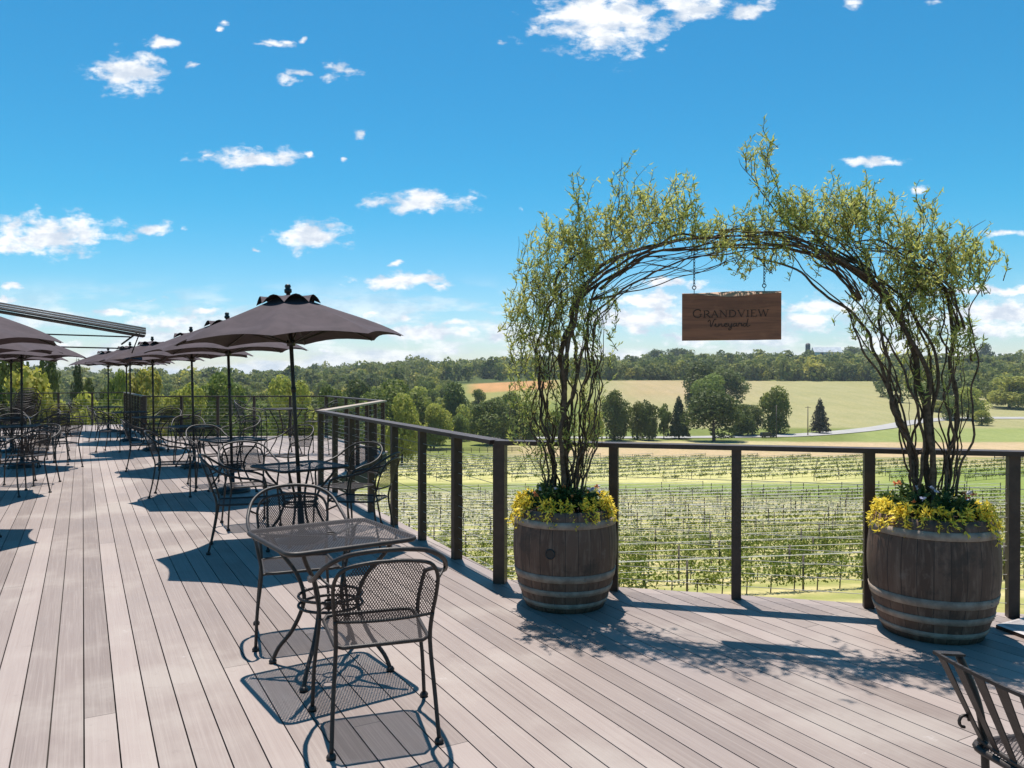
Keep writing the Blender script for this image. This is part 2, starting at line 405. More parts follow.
def kids(o): return [c for c in bpy.data.objects if c.parent == o]
def copy_tree(o, parent=None, cache=None):
    c = o.copy(); COL.objects.link(c)
    if parent: c.parent = parent
    if o.name not in KIDS: KIDS[o.name] = kids(o)
    for ch in KIDS[o.name]: copy_tree(ch, c)
    return c
def G(px, py, Z=0.0):
    d = (CAMH - Z) * F / (py - HY); return Vector(((px - 512) / F * d, d, Z))

# ------------------------------------------------------------------ ground
def H(x, y):
    x = np.asarray(x, float); y = np.asarray(y, float)
    px = 512 + F * x / np.maximum(y, 20.0); px = np.clip(px, -900, 2000)
    base = np.interp(y, [-4000, -200, 0, 20, 31, 60, 88, 128, 180, 267, 330], [-30, -8, -5.8, -6.6, -7.7, -11.0, -13.4, -15.5, -17.5, -18.7, -17.6])
    top = np.interp(px, [-900, 0, 300, 430, 560, 1000, 2000], [-12, -12, -10, -5, 0.0, -1.0, -1.0])      # ground at 600 m
    sky_v = np.interp(px, [-900, 0, 130, 260, 330, 420, 560, 640, 700, 800, 900, 1024, 1500, 2000], [12, 12, 4, 4, 13, 19, 18, 19, 26, 25, 22, 25, 24, 20])
    ridge = CAMH + sky_v / F * 1000 - 15.0
    far = np.interp(y, [0, 600, 1000], [0, 0, 1]);
    s = np.clip((y - 330) / 270, 0, 1); s2 = s * s * (3 - 2 * s) * 0.35 + s * 0.65
    z = base + (top - (-17.6)) * s2
    q = np.clip((y - 600) / 400, 0, 1); z = z + (ridge - top) * q
    q2 = np.clip((y - 1000) / 2500, 0, 1); z = z - q2 * 60
    z = z + np.where(y > 300, np.sin(x / 61.0) * np.cos(y / 77.0) * 1.0 * np.clip((y - 300) / 200, 0, 1), 0)
    return z
def Hs(x, y): return float(H(np.array([x]), np.array([y]))[0])

ang = np.concatenate([np.linspace(-180, -42, 40)[:-1], np.linspace(-42, 42, 520), np.linspace(42, 180, 40)[1:]]) * math.pi / 180
rad = np.concatenate([[0.5, 8], np.geomspace(18, 2000, 330), np.geomspace(2100, 14000, 14)])
AA, RR = np.meshgrid(ang, rad)
X = RR * np.sin(AA); Y = RR * np.cos(AA); Z = H(X, Y)
Z = np.where(RR > 3400, np.minimum(Z, -40), Z)
na, nrd = len(ang), len(rad)
V = np.stack([X, Y, Z], -1).reshape(-1, 3)
ii, jj = np.meshgrid(np.arange(nrd - 1), np.arange(na - 1), indexing='ij')
Q = np.stack([ii * na + jj, ii * na + jj + 1, (ii + 1) * na + jj + 1, (ii + 1) * na + jj], -1).reshape(-1, 4)[:, ::-1]
gm, t, b, o = newmat('fields_and_meadow')
at = t.nodes.new('ShaderNodeAttribute'); at.attribute_name = 'zone'
co = texco(t, 'Object')
n1 = noise(t, co, 0.03, 6, 0.6); n2_ = noise(t, co, 0.9, 6, 0.7); n3 = noise(t, vmt(t, 'MULTIPLY', co, (1, .25, 1)).outputs[0], 0.12, 6, 0.7)
c = mixc(t, maprange(t, n1.outputs['Fac'], 0.35, 0.65, 0, 0.35), at.outputs['Color'], mixc(t, 1, at.outputs['Color'], (0.72, 0.78, 0.6), 'MULTIPLY'))
c = mixc(t, maprange(t, n2_.outputs['Fac'], 0.35, 0.7, 0, 0.7), c, mixc(t, 1, c, (0.6, 0.68, 0.5), 'MULTIPLY'))
c = mixc(t, maprange(t, n3.outputs['Fac'], 0.4, 0.65, 0, 0.35), c, mixc(t, 1, c, (1.2, 1.12, 1.0), 'MULTIPLY'))
wv = t.nodes.new('ShaderNodeTexWave'); wv.inputs['Scale'].default_value = 0.085; wv.inputs['Distortion'].default_value = 1.6; wv.inputs['Detail'].default_value = 2; wv.inputs['Detail Scale'].default_value = 0.3
t.links.new(vmt(t, 'MULTIPLY', co, (0.35, 1, 1)).outputs[0], wv.inputs['Vector'])
c = mixc(t, maprange(t, wv.outputs['Fac'], 0.55, 0.95, 0, 0.22), c, mixc(t, 1, c, (0.78, 0.84, 0.72), 'MULTIPLY'))
t.links.new(c, b.inputs['Base Color']); b.inputs['Roughness'].default_value = 0.95; b.inputs['Specular IOR Level'].default_value = 0.1
ground = mesh_np('ground', V, Q, gm, smooth=True)
tag(ground, kind='structure')
PXG = 512 + F * X / np.maximum(Y, 1.0)
def soft(a, b_, x_): return np.clip((x_ - a) / (b_ - a), 0, 1)
zone = np.zeros(X.shape + (3,)); zone[:] = (0.17, 0.19, 0.055)
def paint(mask_, col):
    global zone
    m_ = np.clip(mask_, 0, 1)[..., None]; zone = zone * (1 - m_) + np.array(col) * m_
DN = 0.42      # second block of vines direction handled below
front = (Y > 5) * 1.0
paint(front * soft(26, 30, Y) * soft(33, 31, Y) , (0.34, 0.29, 0.11))
paint(front * soft(30, 33, Y) * soft(112, 106, Y), (0.50, 0.41, 0.21))
SS = (X - 4) * -.296 + (Y - 33.0) * .955
st_ = 0.5 + 0.5 * np.cos(2 * math.pi * SS / (3.78 * .955))
paint(front * soft(30, 33, Y) * soft(112, 106, Y) * (1 - st_) * .85, (0.24, 0.25, 0.075))
paint(front * soft(104, 108, Y + np.clip(PXG - 640, 0, 300) * .04) * soft(127, 124, Y) * soft(470, 520, PXG), (0.19, 0.23, 0.06))
paint(front * soft(122, 128, Y) * soft(186, 182, Y), (0.48, 0.43, 0.20))
paint(front * soft(150, 190, Y + 0 * X) * soft(186, 182, Y) * soft(850, 880, PXG), (0.40, 0.30, 0.17))
paint(front * soft(110, 116, Y) * soft(162, 155, Y) * soft(850, 900, PXG), (0.21, 0.25, 0.07))
paint(front * soft(186, 190, Y) * soft(246, 240, Y) * soft(480, 540, PXG), (0.45, 0.325, 0.205))
paint(front * soft(240, 246, Y) * soft(345, 330, Y) * soft(840, 870, PXG), (0.25, 0.27, 0.10))
paint(front * soft(214, 222, Y) * soft(250, 244, Y) * soft(480, 560, PXG) * soft(800, 760, PXG), (0.42, 0.35, 0.20))
paint(front * soft(300, 310, Y) * soft(600, 590, Y) * soft(590, 610, PXG), (0.32, 0.285, 0.15))
paint(front * soft(400, 470, Y) * soft(600, 590, Y) * soft(600, 640, PXG) * soft(800, 690, PXG), (0.38, 0.285, 0.17))
paint(front * soft(420, 440, Y) * soft(620, 600, Y) * soft(455, 475, PXG) * soft(600, 580, PXG), (0.26, 0.24, 0.09))
paint(front * soft(500, 515, Y) * soft(640, 620, Y) * soft(465, 480, PXG) * soft(560, 545, PXG), (0.46, 0.24, 0.11))
paint(front * soft(380, 400, Y) * soft(520, 500, Y) * soft(265, 280, PXG) * soft(355, 345, PXG), (0.42, 0.20, 0.08))
paint(soft(600, 620, Y), (0.075, 0.095, 0.03))
zc = np.ones((X.size, 4), dtype=np.float32); zc[:, :3] = zone.reshape(-1, 3)
ca = ground.data.color_attributes.new('zone', 'FLOAT_COLOR', 'POINT'); ca.data.foreach_set('color', zc.ravel())

# road: draped sheet
def drape(name, pts, w, mat, dz=0.12, kind='structure'):
    mb = MB(); P_ = smooth_path([(p[0], p[1], 0) for p in pts], 10); V_ = []; Fs = []
    for i, p in enumerate(P_):
        d = (P_[min(i + 1, len(P_) - 1)] - P_[max(i - 1, 0)]).normalized(); n_ = Vector((-d.y, d.x, 0))
        for s_ in (-1, 0, 1):
            q = p + n_ * s_ * w / 2; V_.append((q.x, q.y, Hs(q.x, q.y) + dz))
    for i in range(len(P_) - 1):
        for s_ in (0, 1): Fs.append((i * 3 + s_, i * 3 + s_ + 1, i * 3 + s_ + 4, i * 3 + s_ + 3))
    mb.add(V_, Fs, True); o_ = mb.build(name, mat)
    if kind: tag(o_, kind=kind)
    return o_
def gx(px, d): return ((px - 512) / F * d, d)
drape('road', [gx(380, 262), gx(520, 262), gx(640, 263), gx(720, 266), gx(790, 272), gx(840, 285), gx(880, 305), gx(915, 335), gx(960, 350), gx(1040, 352), gx(1300, 350)], 9, road_m, 0.2)

# ------------------------------------------------------------------ deck
BD = Vector((-0.4823, 0.8760, 0)); BN = Vector((0.8760, 0.4823, 0)); BW = 0.1310
ca_r = Vector((0.968, -0.251, 0))
C0 = Vector((-0.09, 5.92, 0)); LR = Vector((-0.4435, 0.8963, 0))
C1 = C0 + LR * 6.10
C2 = Vector((-2.73, 16.5, 0)); C3 = Vector((-4.98, 20.9, 0)); C4 = Vector((-9.7, 20.6, 0)); C5 = Vector((-13.0, 26.2, 0)); C6 = Vector((-15.6, 24.9, 0)); C7 = Vector((-21, 19, 0))
CR = C0 + ca_r * 6.9
poly = [CR, C0, C1, C2, C3, C4, C5, C6, C7, Vector((-21, -4, 0)), Vector((CR.x, -4, 0))]
EDGE = 0.10
# grow the deck a little past the rail line
def grow(pl, e):
    out_ = []
    n_ = len(pl)
    for i in range(n_):
        a, b_, c_ = pl[i - 1], pl[i], pl[(i + 1) % n_]
        d1 = (b_ - a).normalized(); d2 = (c_ - b_).normalized()
        n1_ = Vector((d1.y, -d1.x, 0)); n2 = Vector((d2.y, -d2.x, 0))
        m_ = (n1_ + n2); m_ = m_ / max(0.3, m_.length_squared) * 2 * e / 1.0
        out_.append(b_ + m_ * 1.0)
    return out_
def area(pl): return sum(pl[i - 1].x * pl[i].y - pl[i].x * pl[i - 1].y for i in range(len(pl))) / 2
if area(poly) < 0: poly.reverse()
dp = grow(poly, EDGE)
bm = bmesh.new(); bm.faces.new([bm.verts.new(p) for p in dp]); bm.normal_update()
cs = [p.dot(BN) for p in dp]; k0 = math.floor(min(cs) / BW); k1 = math.ceil(max(cs) / BW)
gap = 0.0062
for k in range(k0, k1 + 1):
    for e in (-gap / 2, gap / 2):
        bmesh.ops.bisect_plane(bm, geom=bm.verts[:] + bm.edges[:] + bm.faces[:], plane_co=BN * (k * BW + e), plane_no=BN)
dl = [f for f in bm.faces if abs((f.calc_center_median().dot(BN) / BW + 0.5) % 1 - 0.5) * BW < gap / 2]
bmesh.ops.delete(bm, geom=dl, context='FACES')
ret = bmesh.ops.extrude_face_region(bm, geom=bm.faces[:])
topf = [f for f in bm.faces]
vs = [g for g in ret['geom'] if isinstance(g, bmesh.types.BMVert)]
for v_ in vs: v_.co.z = -0.024
bmesh.ops.recalc_face_normals(bm, faces=bm.faces[:])
me = bpy.data.meshes.new('deck'); uvl = bm.loops.layers.uv.new('UVMap')
for f in bm.faces:
    cc = f.calc_center_median(); kk = math.floor(cc.dot(BN) / BW)
    for lp in f.loops:
        uu = min(max(lp.vert.co.dot(BN) / BW, kk + 0.02), kk + 0.98); lp[uvl].uv = (uu, lp.vert.co.dot(BD))
bm.to_mesh(me); bm.free(); me.materials.append(deck_m)
deck = bpy.data.objects.new('deck', me); COL.objects.link(deck); tag(deck, kind='structure')
mb = MB(); n_ = len(dp)
lo = [(p.x, p.y, -0.055) for p in grow(poly, EDGE - .03)]; lo2 = [(p.x, p.y, -0.40) for p in grow(poly, EDGE - .03)]
mb.add(lo + lo2, [tuple(range(n_)), tuple(range(2 * n_ - 1, n_ - 1, -1))] + [(i, i + n_, (i + 1) % n_ + n_, (i + 1) % n_) for i in range(n_)])
tag(mb.build('deck_frame', under_m), kind='structure')
mb = MB()
for (x, y) in ((-2, 4), (3, 3), (-4, 9), (-4, 15), (-8, 18), (-12, 22), (-9, 9), (-15, 15), (-15, 6), (5, 0), (-5, 0), (-15, -2)):
    z0 = Hs(x, y) - 0.3; mb.box((x, y, (z0 - 0.4) / 2), (0.25, 0.25, -0.4 - z0))
tag(mb.build('deck_supports', under_m), kind='structure')

# ------------------------------------------------------------------ railings
RH = 1.083
def railing(name, label, a, b_, n, endposts=(True, True), group='cable railings round the deck', corner=0.09, wide=0.13):
    root = empty(name, a, 0); tag(root, label, 'railing', group)
    d = (b_ - a); L = d.length; u_ = d.normalized(); ang_ = math.atan2(u_.y, u_.x)
    for i in range(n + 1):
        if i == 0 and not endposts[0]: continue
        if i == n and not endposts[1]: continue
        p = u_ * (L * i / n); w = corner if i in (0, n) else 0.066
        m_ = MB(); m_.box((p.x, p.y, (RH - 0.03) / 2), (w * 1.0, w, RH - 0.03), ang_)
        m_.build('post', dark_steel, root)
    m_ = MB(); m_.bar(u_ * (-0.03) + Vector((0, 0, RH - 0.016)), u_ * (L + 0.03) + Vector((0, 0, RH - 0.016)), wide, 0.032)
    m_.build('top_rail', lit_rail_cap if 'sunlit' in label else dark_steel, root)  # the sunlit railing gets the top colour with sun painted in
    for k in range(10):
        m_ = MB(); z = 0.09 + k * 0.093
        m_.tube([(0, 0, z), u_ * L * .5 + Vector((0, 0, z)), u_ * L + Vector((0, 0, z))], 0.0024, 5); m_.build('cable', cable_m, root)
    return root
railing('railing', 'dark brown cable railing behind the two planted barrels', C0, CR, 8)
railing('railing', 'dark cable railing slanting back from the corner post beside the first umbrella table', C0 + LR * 0.87, C1, 6, (True, True), corner=0.075)
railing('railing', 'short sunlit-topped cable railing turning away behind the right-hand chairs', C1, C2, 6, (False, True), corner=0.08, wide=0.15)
railing('railing', 'dark cable railing behind the bar table at the far end', C2, C3, 5, (False, True), corner=0.08)
railing('railing', 'far cable railing straight behind the row of right-hand umbrellas', C3, C4, 5, (False, True), corner=0.09)
railing('railing', 'steep far railing seen nearly end on, beside the last umbrella poles', C4, C5, 7, (False, True), corner=0.09)
railing('railing', 'far left cable railing behind the aisle of the deck', C5, C6, 3, (False, True), corner=0.09)
railing('railing', 'cable railing behind the left-hand chairs by the green bushes', C6, C7, 8, (False, True), corner=0.09)
m_ = MB(); root = empty('railing', C0); tag(root, 'one short bay of dark railing just left of the corner post', 'railing', 'cable railings round the deck')
u_ = LR
m_.bar(u_ * 0.05 + Vector((0, 0, RH - 0.016)), u_ * 0.87 + Vector((0, 0, RH - 0.016)), 0.13, 0.031); m_.build('top_rail', dark_steel, root)
for k in range(10):
    m_ = MB(); z = 0.09 + k * 0.093; m_.tube([(0, 0, z), u_ * 0.87 + Vector((0, 0, z))], 0.0024, 5); m_.build('cable', cable_m, root)

# ------------------------------------------------------------------ chairs
def uvxy(p): return (p[0], p[1])
def make_chair(legk=0.0):
    """legk lifts the seat for the tall bar version"""
    root = empty('wire_chair', (0, 0, 0)); K = legk
    def z(v_): return v_ + K
    ring = [(-.215, .19), (-.20, .225), (-.16, .24), (.16, .24), (.20, .225), (.215, .19), (.20, -.17), (.17, -.205), (-.17, -.205), (-.20, -.17)]
    m_ = MB(); m_.tube([(x, y, z(.425) + (0.01 if y > .2 else 0)) for x, y in ring], .009, 7, True); m_.build('seat_frame', iron, root)
    m_ = MB(); nx, ny = 8, 8; V_ = []
    for j in range(ny + 1):
        for i in range(nx + 1):
            a, b_ = i / nx * 2 - 1, j / ny * 2 - 1
            wx = (.205 if b_ > -.2 else .205 + (b_ + .2) * .02)
            V_.append((a * wx, .018 + b_ * .215, z(.425) - .012 * (1 - a * a) * (1 - b_ * b_)))
    Fs = [(j * (nx + 1) + i, j * (nx + 1) + i + 1, (j + 1) * (nx + 1) + i + 1, (j + 1) * (nx + 1) + i) for j in range(ny) for i in range(nx)]
    m_.add(V_, Fs, True); m_.build('seat', mesh_m, root, uvxy)
    for s in (-1, 1):
        m_ = MB(); m_.tube(smooth_path([(s * .265, .225, .012), (s * .255, .225, z(.22)), (s * .232, .222, z(.43)), (s * .250, .21, z(.56)), (s * .262, .185, z(.625))], 4), .0095, 7)
        m_.lathe([(.0, 0), (.019, 0), (.021, .012), (.014, .022), (.0, .024)], 10, (s * .265, .225, 0), cap=False)
        m_.tube([(s * .236, .215, z(.425)), (s * .20, .215, z(.43))], .007, 6)
        m_.build('leg', iron, root)
        m_ = MB(); m_.tube(smooth_path([(s * .225, -.275, .012), (s * .215, -.235, z(.2)), (s * .200, -.205, z(.42)), (s * .205, -.235, z(.55))], 4), .0095, 7)
        m_.lathe([(.0, 0), (.019, 0), (.021, .012), (.014, .022), (.0, .024)], 10, (s * .225, -.275, 0), cap=False)
        m_.build('leg', iron, root)
    outer = [(-.262, .185, .625), (-.285, .10, .655), (-.290, -.03, .675), (-.280, -.16, .715), (-.245, -.265, .785), (-.17, -.325, .835), (-.08, -.352, .853), (0, -.36, .857)]
    outer = outer + [(-x, y, q) for x, y, q in outer[-2::-1]]
    m_ = MB(); m_.tube([(p.x, p.y, z(p.z)) for p in smooth_path(outer, 4)], .0105, 8); m_.build('arm_rail', iron, root)
    inner = [(-.205, -.235, .55), (-.216, -.262, .64), (-.214, -.295, .725), (-.175, -.322, .782), (-.08, -.337, .803), (0, -.34, .806)]
    inner = inner + [(-x, y, q) for x, y, q in inner[-2::-1]]
    m_ = MB(); m_.tube([(p.x, p.y, z(p.z)) for p in smooth_path(inner, 4)], .0085, 7)
    m_.tube(smooth_path([(-.205, -.235, z(.545)), (-.1, -.262, z(.545)), (0, -.27, z(.545)), (.1, -.262, z(.545)), (.205, -.235, z(.545))], 3), .007, 6)
    for s in (-1, 1): m_.tube([(s * .21, -.285, z(.69)), (s * .272, -.195, z(.735))], .006, 6)
    m_.build('back_frame', iron, root)
    V_ = []; nx, ny = 14, 8
    for j in range(ny + 1):
        for i in range(nx + 1):
            a = i / nx * 2 - 1; tz = j / ny
            hz = .545 + tz * ((.802 if abs(a) < .45 else .802 - (abs(a) - .45) ** 2 * .30) - .545)
            hw = .208 - max(0, tz - .85) * .10
            V_.append((a * hw, -.235 - (1 - a * a) * .035 - tz * .068, z(hz)))
    m_ = MB(); Fs = [(j * (nx + 1) + i, j * (nx + 1) + i + 1, (j + 1) * (nx + 1) + i + 1, (j + 1) * (nx + 1) + i) for j in range(ny) for i in range(nx)]
    m_.add(V_, Fs, True); m_.build('backrest', mesh_m, root, lambda p: (p[0], p[2]))
    if K:
        m_ = MB(); rg = [(-.24, .225), (.24, .225), (.215, -.23), (-.215, -.23)]
        for a, b_ in zip(rg, rg[1:] + rg[:1]): m_.tube([(a[0], a[1], .3), (b_[0], b_[1], .3)], .008, 6)
        m_.build('footrest', iron, root)
    return root

CH = [  # x, y, rot (deg), label
 (-.61, 3.50, 18.4, 'nearest chair, seen from behind, drawn up to the bare square table'),
 (-1.30, 4.74, -157.7, 'chair facing the camera behind the bare square table'),
 (-2.48, 7.15, -72, 'left chair at the first umbrella table, seat in the umbrella shade edge'),
 (-2.78, 8.25, -148, 'chair behind and left of the first umbrella pole'),
 (-1.72, 8.15, 150, 'chair behind the right corner of the first umbrella table'),
 (-1.42, 7.30, 80, 'side-on chair between the first umbrella table and the railing'),
 (-4.48, 10.35, -75, 'left chair at the second umbrella table, just beyond its shadow'),
 (-4.40, 11.35, -140, 'chair behind and left of the second umbrella pole'),
 (-3.25, 11.30, 150, 'chair behind and right of the second umbrella pole'),
 (-6.25, 13.25, -65, 'left chair at the third umbrella table'),
 (-5.95, 14.35, -155, 'back left chair at the third umbrella table'),
 (-4.95, 14.15, 155, 'rounded back chair to the right behind the third umbrella pole'),
 (-8.45, 16.55, -85, 'left chair at the fourth umbrella table'),
 (-7.85, 17.65, 178, 'chair on the far side of the fourth umbrella table'),
 (-7.05, 16.70, 95, 'right chair at the fourth umbrella table'),
 (-10.15, 19.4, -80, 'sunlit-topped chair at the fifth umbrella table, by the deck aisle'),
 (-8.75, 19.2, 80, 'chair in front of the far railing, right of the fifth umbrella'),
 (-5.32, 7.45, 75, 'chair at the left edge, by the nearest left-hand umbrella'),
 (-6.60, 10.45, 70, 'chair right of the second left-hand umbrella'),
 (-7.05, 11.45, 165, 'chair behind the second left-hand umbrella pole'),
 (-7.85, 13.55, 60, 'chair sticking out into the aisle by the third left-hand umbrella'),
 (-8.65, 14.55, 175, 'chair behind the third left-hand umbrella table'),
 (-9.2, 13.2, -80, 'left chair at the third left-hand umbrella table'),
 (-9.75, 16.45, 85, 'right chair at the fourth left-hand umbrella table'),
 (-10.45, 17.35, 178, 'far chair at the fourth left-hand umbrella table'),
 (-11.35, 16.1, -80, 'left chair at the fourth left-hand umbrella table'),
 (-10.9, 22.4, 90, 'far chair under the pair of last umbrella poles'),
 (-12.6, 22.9, -90, 'farthest chair at the end of the aisle by the railing'),
 (-13.6, 20.6, 30, 'chair pushed among the far left cluster, nearest the aisle'),
 (-14.6, 21.2, -10, 'middle chair of the far left cluster by the bushes'),
 (-13.9, 18.9, 60, 'front chair of the far left cluster'),
 (-9.55, 14.9, -150, 'chair behind and left of the third left-hand umbrella'),
 (-11.3, 17.7, -130, 'chair behind and left of the fourth left-hand umbrella'),
 (-12.3, 19.4, 100, 'chair nearest the aisle in front of the far left cluster'),
 (-12.9, 18.0, -60, 'chair between the fourth left-hand umbrella and the far left cluster'),
 (-8.0, 10.3, -80, 'left chair at the second left-hand umbrella table'),
 (-6.2, 8.6, 150, 'chair behind the nearest left-hand umbrella table'),
 (-12.2, 21.0, 40, 'chair near the base of the farthest umbrellas'),
 (-15.2, 19.6, 10, 'left chair of the far left cluster'),
]
GRP = 'wrought iron mesh chairs on the deck'
proto = make_chair()
for i, (x, y, r_, lb) in enumerate(CH):
    c_ = proto if i == 0 else copy_tree(proto)
    c_.location = (x, y, 0.001); c_.rotation_euler = (0, 0, R(r_)); tag(c_, 'dark iron mesh ' + lb, 'chair', GRP)
for k in range(6):
    c_ = copy_tree(proto); c_.location = (-12.75 - .03 * k, 20.35 + .10 * k, 0.001 + .085 * k); c_.rotation_euler = (0, 0, R(25))
    tag(c_, 'iron chair in the tall stack at the far left, %s' % ['lowest', 'second from the floor', 'third from the floor', 'third from the top', 'second from the top', 'topmost'][k], 'chair', 'stacked iron chairs')
bc = make_chair(0.24); bc.name = 'bar_chair'
for i, (x, y, r_, lb) in enumerate([(-5.35, 16.1, -85, 'tall iron bar chair on the left of the high table'), (-3.95, 16.0, 85, 'tall iron bar chair on the right of the high table')]):
    c_ = bc if i == 0 else copy_tree(bc)
    c_.location = (x, y, 0.001); c_.rotation_euler = (0, 0, R(r_)); tag(c_, lb, 'bar chair', 'bar chairs at the high table')

# ------------------------------------------------------------------ tables
def rrect(h, rc, n=5):
    pts = []
    for q in range(4):
        cx, cy = ((h - rc, h - rc), (-h + rc, h - rc), (-h + rc, -h + rc), (h - rc, -h + rc))[q]
        for k in range(n + 1):
            a = q * math.pi / 2 + k / n * math.pi / 2; pts.append((cx + rc * math.cos(a), cy + rc * math.sin(a)))
    return pts
def make_table(ht=0.72):
    root = empty('mesh_table', (0, 0, 0)); h = .345
    pts = rrect(h, .06)
    m_ = MB(); n_ = len(pts)
    m_.tube([(x, y, ht - .012) for x, y in pts], .013, 7, True)
    m_.build('rim', iron, root)
    m_ = MB(); q = rrect(h - .004, .056); c_ = len(q); 
    hole = [(.026 * math.cos(2 * math.pi * i / c_ + math.pi / 4 * 0), .026 * math.sin(2 * math.pi * i / c_)) for i in range(c_)]
    m_.add([(x, y, ht) for x, y in q] + [(x, y, ht) for x, y in hole], [(i, (i + 1) % c_, c_ + (i + 1) % c_, c_ + i) for i in range(c_)])
    m_.build('tabletop', mesh_m, root, lambda p: (p[0] * .72, p[1] * .72))
    m_ = MB(); m_.tube([(.028 * math.cos(a * math.pi / 8), .028 * math.sin(a * math.pi / 8), ht) for a in range(16)], .005, 6, True); m_.build('umbrella_ring', iron, root)
    m_ = MB()
    for a in (0, 1): 
        d = (1, 1) if a else (1, -1)
        m_.bar((-d[0] * .3, -d[1] * .3, ht - .02), (-d[0] * .03, -d[1] * .03, ht - .02), .02, .005); m_.bar((d[0] * .03, d[1] * .03, ht - .02), (d[0] * .3, d[1] * .3, ht - .02), .02, .005)
    m_.build('brace', iron, root)
    for q in range(4):
        a = q * math.pi / 2 + math.pi / 4; ca_, sa_ = math.cos(a), math.sin(a)
        pr = [(.35, ht - .02), (.30, ht - .10), (.20, ht * .70), (.155, ht * .55), (.16, ht * .44), (.22, ht * .26), (.30, ht * .12), (.335, .012)]
        m_ = MB(); m_.tube(smooth_path([(r_ * ca_, r_ * sa_, z_) for r_, z_ in pr], 4), .0115, 7)
        m_.lathe([(.0, 0), (.02, 0), (.022, .012), (.014, .024), (0, .026)], 10, (.335 * ca_, .335 * sa_, 0), cap=False)
        m_.build('leg', iron, root)
    m_ = MB()
    for zz in (ht * .545, ht * .475):
        m_.tube([(.168 * math.cos(k * math.pi / 16), .168 * math.sin(k * math.pi / 16), zz) for k in range(32)], .008, 7, True)
    m_.build('leg_ring', iron, root)
    m_ = MB()
    m_.lathe([(.03, ht*.44), (.034, ht*.44), (.034, ht*.5), (.03, ht*.5)], 16, (0,0,0), cap=False)
    for k in range(4): 
        a = k*math.pi/2+math.pi/4; m_.tube([(.034*math.cos(a), .034*math.sin(a), ht*.475), (.162*math.cos(a), .162*math.sin(a), ht*.475)], .005, 6)
    m_.build('pole_holder', iron, root)
    return root
TB = [(-.975, 4.185, 35, 'bare square mesh table in front, without an umbrella'),
 (-2.03, 7.46, 44, 'square mesh table under the nearest and largest umbrella'),
 (-3.82, 10.66, 42, 'square mesh table under the second umbrella from the front'),
 (-5.54, 13.6, 40, 'square mesh table under the third umbrella from the front'),
 (-7.72, 16.8, 42, 'square mesh table under the fourth umbrella from the front'),
 (-9.45, 19.3, 45, 'square mesh table under the fifth umbrella, near the far railing'),
 (-5.62, 7.75, 30, 'square mesh table just outside the left edge, under the nearest left umbrella'),
 (-7.25, 10.5, 36, 'square mesh table under the second left-hand umbrella'),
 (-8.55, 13.6, 40, 'square mesh table under the third left-hand umbrella'),
 (-10.5, 16.35, 40, 'square mesh table under the fourth left-hand umbrella'),
 (-11.75, 22.7, 40, 'farthest square mesh table at the end of the aisle')]
tp = make_table()
for i, (x, y, r_, lb) in enumerate(TB):
    c_ = tp if i == 0 else copy_tree(tp)
    c_.location = (x, y, 0.001); c_.rotation_euler = (0, 0, R(r_)); tag(c_, lb, 'table', 'square mesh tables')
ht_ = make_table(0.93); ht_.name = 'bar_table'; ht_.location = (-4.66, 16.05, 0.001); ht_.rotation_euler = (0, 0, R(40)); tag(ht_, 'high mesh bar table by the far railing, without an umbrella', 'bar table')

